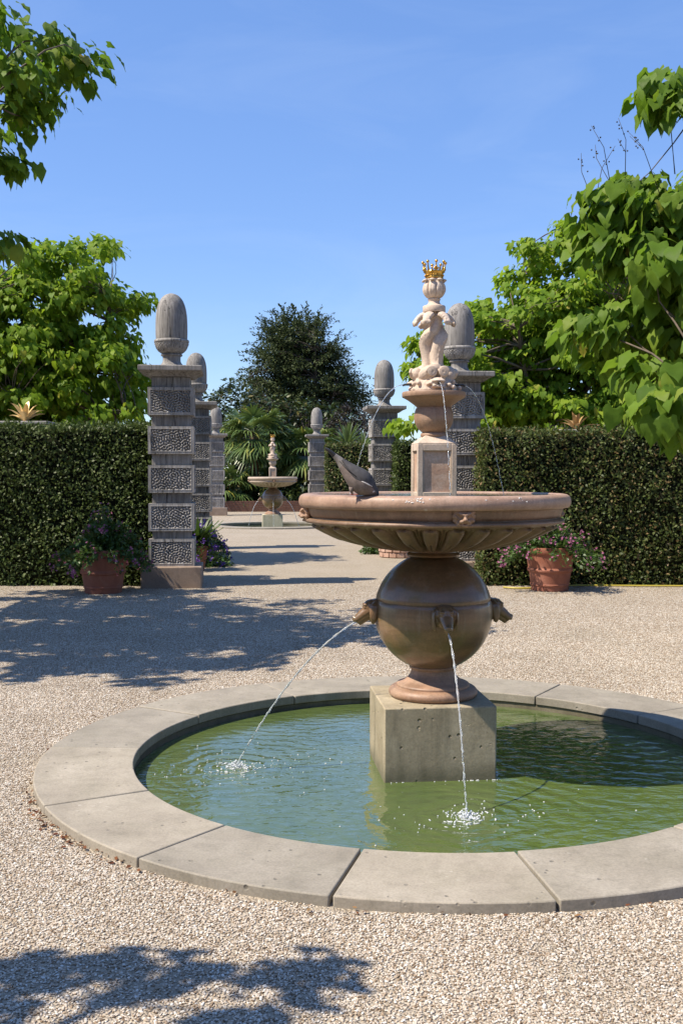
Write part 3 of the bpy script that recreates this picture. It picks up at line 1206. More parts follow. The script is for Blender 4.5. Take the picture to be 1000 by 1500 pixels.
    basin = mb.build('basin', [M['basin'], M['basin_wet'], M['basin_damp_shade']], root, True, 50)

    lime = MB()
    rl = random.Random(8)
    for k in range(46):
        a = -PI / 2 + rl.choice([-0.34, -0.28, -0.3, 0.42, rl.uniform(-0.7, 0.6)]) + rl.gauss(0, 0.02)
        rr_ = rl.uniform(0.742, 0.7515)
        zq = float(np.interp(rr_, [0.726, 0.743, 0.7515], [1.4845, 1.476, 1.455]))
        sz_ = rl.choice([0.0022, 0.003, 0.0045])
        lime.ball((rr_ * math.cos(a), rr_ * math.sin(a), zq), (sz_ * rl.uniform(1, 1.8), sz_, sz_ * 0.7), sub=1)
    lime.build('lime_spots', M['foam_white'], basin, True, None)

    def lion():
        h = MB()
        h.ball((0, 0, 0), (0.018, 0.033, 0.036))
        for k in range(14):
            a = 2 * PI * k / 14
            h.ball((0.001 + 0.004 * (k % 2), 0.037 * math.cos(a), 0.040 * math.sin(a)), (0.014, 0.012, 0.012), sub=1)
        for k in range(10):
            a = 2 * PI * k / 10 + 0.2
            h.ball((0.006, 0.029 * math.cos(a), 0.032 * math.sin(a)), (0.012, 0.009, 0.009), sub=1)
        h.ball((0.020, 0, -0.008), (0.017, 0.009, 0.017))
        h.ball((0.034, 0, -0.010), (0.008, 0.010, 0.007))
        h.tube([(0.020, -0.022, 0.014), (0.027, 0, 0.008), (0.020, 0.022, 0.014)], 0.0055, 8)
        for s in (-1, 1):
            h.ball((0.022, 0.012 * s, -0.018), (0.013, 0.011, 0.009))
            h.ball((0.014, 0.017 * s, 0.016), (0.010, 0.012, 0.006))
            h.ball((0.014, 0.014 * s, 0.004), (0.006, 0.007, 0.004))
            h.ball((0.004, 0.030 * s, 0.028), (0.010, 0.009, 0.010))
        h.ball((0.016, 0, -0.036), (0.012, 0.014, 0.007))
        return h
    lm = None
    for a in (-PI / 2, PI, 0, PI / 2):
        if lm is None:
            lm = lion().fused('lion_mask', M['sandstone'], basin, 0.0028, 2)
            o = lm
        else:
            o = lm.copy()
            COL.objects.link(o)
        a += math.radians(1.5)
        o.location = (0.706 * math.cos(a), 0.706 * math.sin(a), 1.388)
        o.scale = (1.35, 1.3, 1.2)
        o.rotation_euler = (0, math.radians(8), a)
    disc('basin_water', 0.682, 1.4815, M['basin_water'], (0, 0), root, 72)
    # panelled pedestal
    mb = MB()
    h0, h1, hw = 1.40, 1.785, 0.109
    mb.box((0, 0, (h0 + h1) / 2), (0.19, 0.19, h1 - h0))
    bw = 0.028
    for k in range(4):
        rot = Matrix.Rotation(k * PI / 2, 3, 'Z')
        for (cx, cz, sx, sz) in ((-hw + bw / 2, (h0 + h1) / 2, bw, h1 - h0), (hw - bw / 2 - bw * 0, (h0 + h1) / 2, bw, h1 - h0)):
            pass
        mb.box(rot @ Vector((0, -hw + 0.0075, h1 - 0.019)), (2 * hw - 2 * 0.03, 0.015, 0.038) if k % 2 == 0 else (0.015, 2 * hw - 2 * 0.03, 0.038))
        mb.box(rot @ Vector((0, -hw + 0.0075, h0 + 0.06)), (2 * hw - 2 * 0.03, 0.015, 0.12) if k % 2 == 0 else (0.015, 2 * hw - 2 * 0.03, 0.12))
        mb.box(rot @ Vector((-hw + 0.015, -hw + 0.015, (h0 + h1) / 2)), (0.03, 0.03, h1 - h0))
        # inner bevel strips
        for sx in (-1, 1):
            p = rot @ Vector((sx * (hw - 0.034), -hw + 0.010, (h0 + 0.12 + h1 - 0.038) / 2))
            mb.box(p, (0.008, 0.010, h1 - 0.038 - h0 - 0.12) if k % 2 == 0 else (0.010, 0.008, h1 - 0.038 - h0 - 0.12))
    z = h1
    vs = [(-hw, -hw, z), (hw, -hw, z), (hw, hw, z), (-hw, hw, z)]
    q = 0.107
    vs += [(-q, -q, z + 0.006), (q, -q, z + 0.006), (q, q, z + 0.006), (-q, q, z + 0.006)]
    q = 0.056
    vs += [(-q, -q, z + 0.047), (q, -q, z + 0.047), (q, q, z + 0.047), (-q, q, z + 0.047)]
    mb.add(vs, [(0, 1, 5, 4), (1, 2, 6, 5), (2, 3, 7, 6), (3, 0, 4, 7), (4, 5, 9, 8), (5, 6, 10, 9), (6, 7, 11, 10), (7, 4, 8, 11), (8, 9, 10, 11), (3, 2, 1, 0)])
    UP = -0.024
    ped = mb.build('panelled_pedestal', M['statue'], root, True, 30, 0.003)
    ped.location.z = UP
    mb = MB()
    for k in range(4):
        rot = Matrix.Rotation(k * PI / 2, 3, 'Z')
        mb.box(rot @ Vector((0, -0.0955, 1.632)), (0.136, 0.003, 0.226) if k % 2 == 0 else (0.003, 0.136, 0.226))
    mb.build('recessed_panel', M['panel'], ped, False)
    # urn and plate
    mb = MB()
    pr = spline([(0.07, 1.826), (0.074, 1.836), (0.07, 1.846), (0.064, 1.851)], 4) + spline([(0.066, 1.853), (0.09, 1.876), (0.107, 1.912), (0.109, 1.945), (0.104, 1.972), (0.099, 1.984)], 5)
    pr += [(0.099, 1.986), (0.093, 1.988)] + spline([(0.094, 1.990), (0.102, 1.998), (0.120, 2.012), (0.148, 2.032), (0.168, 2.043)], 5) + [(0.175, 2.046), (0.177, 2.050), (0.177, 2.070), (0.174, 2.075), (0.02, 2.076)]
    mb.lathe([tuple(p) for p in pr], 72, caps=True)
    mb.build('urn', M['sandstone'], root, True, 45).location.z = UP
    # entwined dolphins
    mb = MB()
    n3 = 3
    mb.lathe([(0.10, 2.06), (0.125, 2.08), (0.11, 2.13), (0.07, 2.17), (0.05, 2.2)], 32, caps=True)
    rg = random.Random(4)
    for k in range(44):                                    # shells and weed round the foot
        a = 2 * PI * k / 44 + rg.uniform(-0.08, 0.08)
        r = rg.uniform(0.095, 0.145)
        zz = 2.085 + rg.uniform(0, 0.055) * (0.155 - r) / 0.05 + rg.uniform(0, 0.012)
        mb.ball((r * math.cos(a), r * math.sin(a), zz), (rg.uniform(0.011, 0.022), rg.uniform(0.009, 0.016), rg.uniform(0.008, 0.016)), sub=1,
                rot=Matrix.Rotation(rg.uniform(0, 6), 3, 'Z'))
    for k in range(n3):
        a0 = -PI / 2 + 2 * PI * k / n3
        # head with open mouth
        rot = Matrix.Rotation(a0, 3, 'Z')
        mb.ball(rot @ Vector((0.105, 0, 2.128)), (0.045, 0.042, 0.022), rot=rot)
        mb.ball(rot @ Vector((0.122, 0, 2.097)), (0.030, 0.040, 0.010), rot=rot)
        mb.ball(rot @ Vector((0.128, 0, 2.128)), (0.032, 0.044, 0.009), rot=rot)
        for s in (-1, 1):
            mb.ball(rot @ Vector((0.098, 0.034 * s, 2.148)), 0.013, sub=1)
            for q in range(4):
                mb.ball(rot @ Vector((0.10 - 0.012 * q, (0.052 + 0.008 * q) * s, 2.112 + 0.010 * (q % 2))), (0.012, 0.012, 0.016), sub=1)
        # scroll curls above the head
        for s in (-1, 1):
            c = rot @ Vector((0.108, 0.033 * s, 2.178))
            mb.ball(c - rot @ Vector((0.02, 0, 0)), (0.030, 0.034, 0.036), rot=rot)
            sp_ = []
            for q in range(30):
                f = q / 29
                an = f * 4.6 * PI
                rr = 0.030 * (1 - f * 0.85)
                sp_.append(c + rot @ Vector((0.010 + 0.006 * f, rr * math.cos(an) * s, rr * math.sin(an))))
            mb.tube(sp_, [0.0075 - 0.002 * q / 29 for q in range(30)], 7)
        # body: coil at the foot, twisting up to the tail
        path = []
        for (f, r, z, da, rad) in ((0.0, 0.060, 2.140, 0.35, 0.034), (0.1, 0.080, 2.165, 0.70, 0.037), (0.2, 0.086, 2.180, 1.05, 0.039), (0.3, 0.076, 2.190, 1.40, 0.037),
                                   (0.4, 0.048, 2.200, 1.65, 0.033), (0.5, 0.034, 2.235, 1.75, 0.031), (0.58, 0.035, 2.285, 1.80, 0.034), (0.68, 0.044, 2.340, 2.00, 0.037), (0.77, 0.044, 2.380, 2.55, 0.036),
                                   (0.86, 0.034, 2.415, 3.45, 0.030), (0.93, 0.024, 2.455, 4.1, 0.024), (1.0, 0.036, 2.505, 4.6, 0.026)):
            a = a0 + 0.55 + da
            path.append((r * math.cos(a), r * math.sin(a), z, rad))
        P = spline(path, 8)
        mb.tube([p[:3] for p in P], [p[3] for p in P], 14)
        # tail flukes: two thick drooping lobes to each tail
        ae = a0 + 0.55 + 4.68
        for s in (-0.44, 0.44):
            an = ae + s
            rt = Matrix.Rotation(an, 3, 'Z')
            for q in range(8):
                f = q / 7
                rr = 0.040 + 0.068 * f
                zz = 2.496 + 0.008 * math.sin(PI * f) - 0.042 * f * f
                wv = 0.015 + 0.020 * math.sin(PI * min(1, 0.15 + 0.75 * f))
                mb.ball((rr * math.cos(an), rr * math.sin(an), zz), (0.018, wv, 0.020), sub=1, rot=rt @ Matrix.Rotation(0.5 * f, 3, 'Y'))
            for q in range(5):
                b2 = (q - 2) * 0.012
                v = rt @ Vector((0.114 - abs(q - 2) * 0.003, b2, 0))
                mb.ball((v.x, v.y, 2.452 - 0.006 * (q % 2)), (0.010, 0.008, 0.013), sub=1)
        # dorsal frill
        for q in range(16):
            p = P[40 + q * 2]
            rr = math.hypot(p[0], p[1]) + p[3] * 0.95
            an = math.atan2(p[1], p[0])
            mb.ball((rr * math.cos(an), rr * math.sin(an), p[2]), (0.007, 0.007 + 0.003 * (q % 2), 0.009), sub=1)
    mb.lathe([(0.03, 2.44), (0.035, 2.53)], 24, caps=True)
    dol = mb.fused('dolphin_sculpture', M['statue'], root, 0.0042, 2)
    dol.location.z = UP
    for a in (-PI / 2, PI, 0):
        sp2 = MB()
        d = Vector((math.cos(a), math.sin(a), 0))
        sp2.tube([d * 0.10 + Vector((0, 0, 2.116)), d * 0.165 + Vector((0, 0, 2.116)), d * 0.175 + Vector((0, 0, 2.110))], 0.006, 8)
        sp2.build('spout', M['metal'], dol)
    # collar and bud
    mb = MB()
    pr = [(0.03, 2.515), (0.060, 2.516), (0.063, 2.520), (0.063, 2.548), (0.060, 2.552)] + spline([(0.05, 2.555), (0.037, 2.562), (0.031, 2.575), (0.033, 2.583)], 4) + [(0.036, 2.588), (0.031, 2.594)]
    mb.lathe([tuple(p) for p in pr], 48, caps=True)
    mb.build('collar', M['statue'], root).location.z = UP
    mb = MB()
    pr = [tuple(p) for p in spline([(0.028, 2.592), (0.046, 2.604), (0.060, 2.632), (0.059, 2.660), (0.049, 2.684), (0.046, 2.70), (0.02, 2.702)], 7)]

    def petals(r, z, a, t):
        u = ((a * 8 / (2 * PI)) % 1.0) - 0.5
        k = math.sin(PI * min(1, t * 1.15))
        return r * (1 + k * (0.07 * (1 - (2 * u) ** 2) - 0.13 * math.exp(-(abs(abs(u) - 0.5) / 0.07) ** 2) - 0.03 * math.exp(-(u / 0.06) ** 2))), z
    mb.lathe(pr, 128, disp=petals)
    for k in range(8):
        a = 2 * PI * k / 8 + PI / 8
        rt = Matrix.Rotation(a, 3, 'Z') @ Matrix.Rotation(math.radians(15), 3, 'Y')
        mb.ball((0.058 * math.cos(a), 0.058 * math.sin(a), 2.692), (0.013, 0.016, 0.007), rot=rt)
    mb.build('bud_finial', M['statue'], root, True, 60).location.z = UP
    # gilded crown
    mb = MB()
    pr = [(0.044, 2.700), (0.050, 2.703), (0.051, 2.708), (0.048, 2.712), (0.050, 2.727), (0.053, 2.735), (0.056, 2.738), (0.054, 2.743), (0.050, 2.742), (0.045, 2.71)]
    mb.lathe(pr, 48)
    for k in range(24):
        a = 2 * PI * k / 24
        mb.ball((0.051 * math.cos(a), 0.051 * math.sin(a), 2.719), 0.0048, sub=1)
    for k in range(8):
        a = 2 * PI * k / 8
        d = Vector((math.cos(a), math.sin(a), 0))
        tnt = Vector((-math.sin(a), math.cos(a), 0))
        if k % 2 == 0:
            for s in (-1, 0, 1):
                mb.ball(d * 0.058 + tnt * 0.009 * s + Vector((0, 0, 2.752 + (0.010 if s == 0 else 0))), (0.007, 0.007, 0.009), sub=1)
        mb.tube([d * 0.053 + Vector((0, 0, 2.738)), d * 0.059 + Vector((0, 0, 2.762)), d * 0.063 + Vector((0, 0, 2.784))], [0.007, 0.004, 0.003], 8)
        a2 = a + PI / 8
        d2 = Vector((math.cos(a2), math.sin(a2), 0))
        mb.tube([d2 * 0.053 + Vector((0, 0, 2.738)), d2 * 0.057 + Vector((0, 0, 2.755))], [0.006, 0.003], 6)
        mb.ball(d2 * 0.0575 + Vector((0, 0, 2.757)), 0.005, sub=1)
    crown = mb.build('crown', M['gold'], root, True, 60)
    crown.location.z = UP
    b0 = None
    for k in range(8):
        a = 2 * PI * k / 8
        if b0 is None:
            mb = MB()
            mb.ball((0, 0, 0), 0.0088)
            b0 = mb.build('crown_ball', M['gold'], crown, True, None)
            o = b0
        else:
            o = b0.copy()
            COL.objects.link(o)
        o.location = (0.0635 * math.cos(a), 0.0635 * math.sin(a), 2.790)
    return root


near = fountain(POOL, 'big pink stone fountain with a crowned dolphin column in the near pool')
far = copy_tree(near)
far.location = FAR
M['dry'] = stone('dry pale sandstone', (0.36, 0.28, 0.20), (0.44, 0.35, 0.265), (0.50, 0.42, 0.33), 0.75, 4, 0.2, stain=0.3)
M['dry_block'] = stone('dry yellowish block', (0.42, 0.37, 0.24), (0.48, 0.43, 0.30), (0.54, 0.49, 0.36), 0.8, 4, 0.3, stain=0.25)
for ch in far.children:
    for sl in ch.material_slots:
        nm = ch.name.split('.')[0]
        if nm in ('basin', 'urn', 'base_block'):
            sl.link = 'OBJECT'
            sl.material = M['dry_block'] if nm == 'base_block' else M['dry']
far['label'] = 'small-looking distant twin fountain in front of the palms'


# ------------------------------------------------------------------ falling water
def world_dir(a, c):
    a += AL
    return Vector((math.cos(a), math.sin(a), 0))


def jet(center, a, r0, z0, r1, z1, slope, label, rad=0.0055, group='water jets', seed=0, sway=0.0, breakup=0.62):
    rg = random.Random(seed)
    d = world_dir(a, center)
    c = Vector(center)
    Lh = r1 - r0
    k = ((z0 - z1) - Lh * slope) / (Lh * Lh)
    n = 90
    mb = MB()
    pts, rads = [], []

    def flush():
        if len(pts) > 2:
            mb.tube(pts, rads, 7)
        pts.clear()
        rads.clear()
    tw = rg.uniform(0, 6)
    for i in range(n + 1):
        # even steps along the fall
        f = i / n
        s = Lh * (f ** 0.62 if k > 2 else f)
        z = z0 - s * slope - k * s * s
        p = c + d * (r0 + s) + Vector((0, 0, z))
        jx = 0.0018 * f
        p = p + Vector((rg.gauss(0, jx), rg.gauss(0, jx), 0))
        r = rad * (1.0 + 0.28 * math.sin(i * 0.9 + tw) + rg.uniform(-0.2, 0.2)) * (1 - 0.15 * f)
        if f > breakup and rg.random() < (f - breakup) * 0.5:
            flush()
            mb.ball(p, (r * 0.9, r * 0.9, r * 1.5), sub=1)
            if rg.random() < 0.7:
                mb.ball(p + Vector((rg.gauss(0, 0.012), rg.gauss(0, 0.012), rg.gauss(0, 0.02))), r * 0.5, sub=1)
            continue
        pts.append(p)
        rads.append(max(r, 0.0012))
    flush()
    o = mb.build('water_jet', M['jet'], None, True, None)
    return tag(o, label, 'water jet', group)


jet(POOL, PI, 0.432, 0.775, 1.118, WATER_Z, 0.55, 'water arc from the sunlit hound mouth facing the shaded gravel, near fountain', 0.0052, seed=1)
jet(POOL, -PI / 2, 0.43, 0.765, 0.885, WATER_Z, 0.45, 'water stream falling from the hound mouth above the block face, near fountain', 0.0052, seed=2)
jet(POOL, -PI / 2, 0.17, 2.090, 0.47, 1.482, 0.1, 'thin water thread falling past the urn front into the near basin', 0.0026, seed=3)
jet(POOL, PI, 0.17, 2.090, 0.47, 1.482, -0.05, 'thin water arc springing from the sculpture towards the pigeon', 0.0022, seed=4)
jet(POOL, 0, 0.17, 2.090, 0.40, 1.482, 0.1, 'thin water thread falling into the near basin on the side away from the pigeon', 0.0018, seed=5)
jet(FAR, PI, 0.43, 0.77, 0.75, WATER_Z, 0.6, 'far fountain jet on the side of the shaded pillars', 0.008, seed=6)
jet(FAR, -PI / 2, 0.43, 0.77, 0.62, WATER_Z, 0.6, 'far fountain jet falling in front of its ball', 0.008, seed=7)
jet(FAR, 0, 0.43, 0.77, 0.80, WATER_Z, 0.6, 'far fountain jet on the side of the near basin', 0.008, seed=8)


def splash(x, y, label, seed, k=1.0):
    rg = random.Random(seed)
    mb = MB()
    for i in range(150):
        a, r = rg.uniform(0, 2 * PI), abs(rg.gauss(0, 0.05)) * k
        h = max(0, (0.042 - r * 0.6)) * rg.random() ** 1.6 * k
        s = rg.choice([0.0016, 0.0022, 0.003, 0.0055]) * rg.uniform(0.7, 1.2) * k
        mb.ball((r * math.cos(a), r * math.sin(a), h), (s, s, s * rg.uniform(0.7, 1.6)), sub=1)
    for i in range(60):
        a, r = rg.uniform(0, 2 * PI), abs(rg.gauss(0.06, 0.05)) * k
        s = rg.uniform(0.003, 0.011)
        mb.ball((r * math.cos(a), r * math.sin(a), 0.0), (s * 2.2, s * 0.7, 0.002), sub=1, rot=Matrix.Rotation(a + 1.57, 3, 'Z'))
    o = mb.build('splash', M['foam'], None, True, None)
    o.location = (x, y, WATER_Z + 0.001)
    return tag(o, label, 'splash', 'splashes on the pool')


splash(-0.589, 5.89, 'white splash on the water towards the curved coping edge nearest the shade', 1)
splash(0.60, 5.03, 'white splash on the green water in front of the square block', 2)


def bubbles():
    rg = random.Random(5)
    mb = MB()
    for i in range(170):
        cx, cy = (SPL[0] if rg.random() < 0.5 else SPL[1])
        a, r = rg.uniform(0, 2 * PI), abs(rg.gauss(0.25, 0.25))
        x, y = cx + r * math.cos(a) * 1.2, cy + r * math.sin(a) * 0.8
        if math.hypot(x, y) > R_IN - 0.04 or (abs(x) < 0.4 and abs(y) < 0.4):
            continue
        s = rg.uniform(0.0025, 0.006)
        mb.ball((x, y, 0), (s, s, s * 0.7), sub=1)
    for i in range(70):                                     # froth line round the block
        t = rg.uniform(-0.3, 0.3)
        sd = rg.choice([(t, -0.312), (-0.312, t), (0.312, t)])
        p = Matrix.Rotation(AL, 3, 'Z') @ Vector((sd[0], sd[1], 0))
        s = rg.uniform(0.003, 0.007)
        mb.ball(p, (s, s, s * 0.6), sub=1)
    o = mb.build('froth', M['foam'], None, True, None)
    o.location = (POOL.x, POOL.y, WATER_Z + 0.001)
    tag(o, 'scattered bubbles and froth afloat on the green water', 'froth', None, 'stuff')


bubbles()


# ------------------------------------------------------------------ pigeon
def pigeon():
    K = 5.30 * 0.1 / F_PX
    cx, cz = 560, 800                        # feet
    st = [(105, 203, 10, 50), (150, 232, 22, 62), (215, 285, 30, 62), (290, 352, 48, 66), (365, 432, 80, 88), (455, 520, 122, 128), (550, 600, 155, 160), (640, 668, 150, 165),
          (705, 715, 112, 130), (750, 748, 76, 92), (785, 775, 52, 62), (806, 795, 30, 38), (818, 808, 10, 14)]
    st = spline(st, 4)
    n = 28
    V, Fc, mi = [], [], []
    ns = len(st)
    for i, p in enumerate(st):
        a = st[max(i - 1, 0)]
        b = st[min(i + 1, ns - 1)]
        t = Vector((b[0] - a[0], 0, -(b[1] - a[1]))).normalized()
        up = Vector((t.z * -1, 0, t.x))
        if up.z < 0:
            up = -up
        c = Vector((p[0] - cx, 0, -(p[1] - cz)))
        for k in range(n):
            an = 2 * PI * k / n
            s_, c_ = math.sin(an), math.cos(an)
            f = i / (ns - 1)
            ridge = 1.0
            V.append((c + up * s_ * p[2] * ridge + Vector((0, 1, 0)) * c_ * p[3]) * K)
    for i in range(ns - 1):
        f = i / (ns - 1)
        for k in range(n):
            k2 = (k + 1) % n
            Fc.append((i * n + k, i * n + k2, (i + 1) * n + k2, (i + 1) * n + k))
            s_ = math.sin(2 * PI * (k + 0.5) / n)
            if f < 0.17:
                m = 2
            elif f < 0.30:
                m = 3
            elif f > 0.86:
                m = 0
            else:
                m = 0 if s_ > 0.30 - 0.2 * f else 1
            mi.append(m)
    mb = MB()
    mb.V = [tuple(v) for v in V]
    mb.F = list(zip(Fc, mi))
    mb.F.append((tuple(range(n))[::-1], 2))
    # folded wings, one on each flank, closed shells with a pale edge
    for s in (-1, 1):
        wing = spline([(330, 345, 18, 14), (420, 432, 52, 20), (520, 515, 84, 24), (620, 590, 96, 26), (700, 650, 76, 24), (745, 690, 30, 16)], 5)
        o = len(mb.V)
        nn = 12
        for i, p in enumerate(wing):
            f = i / (len(wing) - 1)
            w_ = np.interp(p[0], [q[0] for q in st], [q[3] for q in st])
            for k in range(nn):
                an = 2 * PI * k / nn
                off = math.sin(an) * p[2]
                x = p[0] + off * 0.55
                zz = p[1] - off * 0.80
                y = s * (w_ * 0.86 - max(0, off) * 0.42 + math.cos(an) * p[3])
                mb.V.append(((x - cx) * K, y * K, -(zz - cz) * K))
        for i in range(len(wing) - 1):
            for k in range(nn):
                k2 = (k + 1) % nn
                mm = 0
                if k in (7, 8) and i > 12:
                    mm = 4
                elif k in (8, 9) and i <= 12:
                    mm = 2
                mb.F.append(((o + i * nn + k, o + i * nn + k2, o + (i + 1) * nn + k2, o + (i + 1) * nn + k), mm))
        mb.F.append((tuple(o + k for k in range(nn))[::-1], 0))
        e = o + (len(wing) - 1) * nn
        mb.F.append((tuple(e + k for k in range(nn)), 0))
    for s in (-1, 1):                          # pale bar along the closed wing, dark flight feathers over the rump
        bar = [(560, 612, 150), (620, 640, 160), (680, 668, 152), (728, 690, 122)]
        mb.tube([((x - cx) * K, s * (y + 6) * K, (cz - z_) * K) for x, z_, y in bar], [5 * K, 8 * K, 8 * K, 4 * K], 8, 4)
        for q in range(3):
            fe = [(300 + 26 * q, 372 + 26 * q, 66), (420 + 26 * q, 492 + 22 * q, 112), (520 + 20 * q, 570 + 16 * q, 146)]
            mb.tube([((x - cx) * K, s * (y + 5) * K, (cz - z_) * K) for x, z_, y in fe], [5 * K, 12 * K, 9 * K], 8, 2 if q != 1 else 0)
    # thighs, legs, toes
    for (lx, ly, tx) in ((470, -50, 470), (600, 45, 620)):
        hip = Vector(((lx - 10 - cx) * K, ly * K, (cz - 700) * K))
        an = Vector(((tx - cx) * K, ly * K, (cz - 786) * K))
        mb.tube([hip, (hip + an) / 2 + Vector((-0.004, 0, 0)), an], [0.014, 0.008, 0.0035], 8, 1)
        ft = Vector((an.x + 0.003, an.y, 0.003))
        mb.tube([an, ft], [0.0035, 0.003], 7, 5)
        for (dx, dy) in ((0.026, 0.0), (0.020, 0.014), (0.020, -0.014), (-0.016, 0.0)):
            mb.tube([ft, ft + Vector((dx * 0.6, dy * 0.6, 0.001)), ft + Vector((dx, dy, -0.001))], [0.003, 0.0028, 0.0015], 6, 5)
    # beak, eyes and white neck patch
    mb.tube([((808 - cx) * K, 0, (cz - 796) * K), ((828 - cx) * K, 0, (cz - 822) * K), ((834 - cx) * K, 0, (cz - 838) * K)], [0.006, 0.004, 0.0012], 8, 6)
    for s in (-1, 1):
        mb.ball(((786 - cx) * K, s * 58 * K, (cz - 770) * K), 0.0035, 2, 1)
        mb.ball(((742 - cx) * K, s * 84 * K, (cz - 752) * K), (0.009, 0.004, 0.006), 4, 1)
    o = mb.build('pigeon', [M['b_back'], M['b_belly'], M['b_tail'], M['b_tailgrey'], M['b_white'], M['b_leg'], M['b_beak']], None, True, None)
    p = at(525.5, 721.5, 5.33)
    o.location = (p.x, p.y - 0.01, 1.490)
    o.rotation_euler = (0, 0, math.radians(3))
    o.scale = (1.1, 1.1, 1.16)
    tag(o, 'grey wood pigeon bending to drink at the basin rim, tail raised', 'bird')


pigeon()


# ------------------------------------------------------------------ oak pillars
def carved_block(w_=0.63, h=0.385):
    """box whose four sides carry a sunk worm-eaten field inside a plain border"""
    rg = np.random.default_rng(3)
    V, Q = [], []
    nx, nz = 92, 56
    bd = 0.042
    for s in range(4):
        ang = s * PI / 2
        ph = rg.uniform(0, 2 * PI, 18)
        th = rg.uniform(0, 2 * PI, 18)
        kk = 2 * PI / 0.036 * rg.uniform(0.85, 1.15, 18)
        xs = np.linspace(-w_ / 2, w_ / 2, nx + 1)
        zs = np.linspace(-h / 2, h / 2, nz + 1)
        X, Z = np.meshgrid(xs, zs)
        f = np.zeros_like(X)
        for p, t, k in zip(ph, th, kk):
            f += np.cos(k * (X * np.cos(t) + Z * np.sin(t)) + p)
        f = np.clip(f / 2.2, -1, 1)
        e = np.minimum(np.minimum(X + w_ / 2, w_ / 2 - X), np.minimum(Z + h / 2, h / 2 - Z))
        field = np.clip((e - bd) / 0.006, 0, 1)
        lip = np.exp(-((e - bd + 0.006) / 0.006) ** 2) * 0.003
        dep = field * (-0.015 + 0.014 * f) + lip
        Y = -(w_ / 2 + dep)
        co, si = math.cos(ang), math.sin(ang)
        o = len(V)
        P = np.stack([X * co - Y * si, X * si + Y * co, Z], axis=-1).reshape(-1, 3)
        V.extend(P.tolist())
        for j in range(nz):
            r0 = o + j * (nx + 1)
            r1 = r0 + nx + 1
            Q.extend([(r0 + i, r0 + i + 1, r1 + i + 1, r1 + i) for i in range(nx)])
    o = len(V)
    a = w_ / 2
    V += [(-a, -a, -h / 2), (a, -a, -h / 2), (a, a, -h / 2), (-a, a, -h / 2), (-a, -a, h / 2), (a, -a, h / 2), (a, a, h / 2), (-a, a, h / 2)]
    Q += [(o + 3, o + 2, o + 1, o), (o + 4, o + 5, o + 6, o + 7)]
    return mesh_np('carved_block', np.array(V), [(np.array(Q), 0)], [M['oak2']], True, 50)


def pillar_proto(label):
    root = empty('garden_pillar', (0, 0, 0), label, 'pillar', 'acorn topped oak pillars')
    mb = MB()
    mb.box((0, 0, 0.10), (0.84, 0.84, 0.40))
    mb.build('plinth', M['plinth'], root, True, 40, 0.015)
    mb = MB()
    mb.box((0, 0, (0.301 + 2.94) / 2), (0.53, 0.53, 2.94 - 0.301))
    mb.build('shaft', M['oak'], root, True, 40, 0.006)
    me = carved_block()
    for k, zc in enumerate((0.49, 0.985, 1.52, 2.06, 2.60)):
        o = new_obj('carved_block', me, root)
        o.location = (0, 0, zc)
        o.rotation_euler = (0 if k % 2 == 0 else PI, 0, (k * PI / 2) % (2 * PI))
    mb = MB()
    a = [(0.30, 2.942), (0.32, 2.955), (0.36, 2.985), (0.425, 3.012), (0.437, 3.02), (0.437, 3.08), (0.43, 3.09)]
    vs, fs = [], []
    for r, z in a:
        vs += [(-r, -r, z), (r, -r, z), (r, r, z), (-r, r, z)]
    for i in range(len(a) - 1):
        for k in range(4):
            fs.append((4 * i + k, 4 * i + (k + 1) % 4, 4 * i + 4 + (k + 1) % 4, 4 * i + 4 + k))
    fs += [(3, 2, 1, 0), tuple(4 * (len(a) - 1) + k for k in range(4))]
    mb.add(vs, fs)
    mb.build('capstone', M['oak'], root, True, 30, 0.005)
    mb = MB()
    pr = spline([(0.205, 3.092), (0.19, 3.105), (0.150, 3.14), (0.128, 3.175), (0.125, 3.22), (0.128, 3.25)], 4)
    pr += spline([(0.128, 3.252), (0.150, 3.258), (0.150, 3.278), (0.132, 3.286)], 3)
    mb.lathe([tuple(p) for p in pr], 40, caps=True)
    mb.build('finial_foot', M['oak'], root)
    mb = MB()
    rg = random.Random(2)
    pr = [tuple(p) for p in spline([(0.13, 3.288), (0.175, 3.315), (0.212, 3.36), (0.232, 3.415), (0.236, 3.44)], 7)] + [(0.243, 3.443), (0.246, 3.455), (0.244, 3.475), (0.236, 3.483), (0.222, 3.486)]

    def knob(r, z, a, t):
        if t > 0.82:
            return r, z
        b = 0.007 * math.sin(a * 26) * math.sin(z * 150) + 0.004 * math.sin(a * 41 + z * 90)
        return r + b, z
    mb.lathe(pr, 110, disp=knob)
    cup = mb.build('acorn_cup', M['oak2'], root, True, 60)
    mb = MB()
    pr = [tuple(p) for p in spline([(0.215, 3.47), (0.222, 3.52), (0.224, 3.62), (0.222, 3.74), (0.214, 3.85), (0.193, 3.955), (0.155, 4.045), (0.10, 4.105), (0.045, 4.13), (0.004, 4.14)], 5)]
    mb.lathe(pr, 48)
    mb.build('acorn_nut', M['oak'], root)
    return root


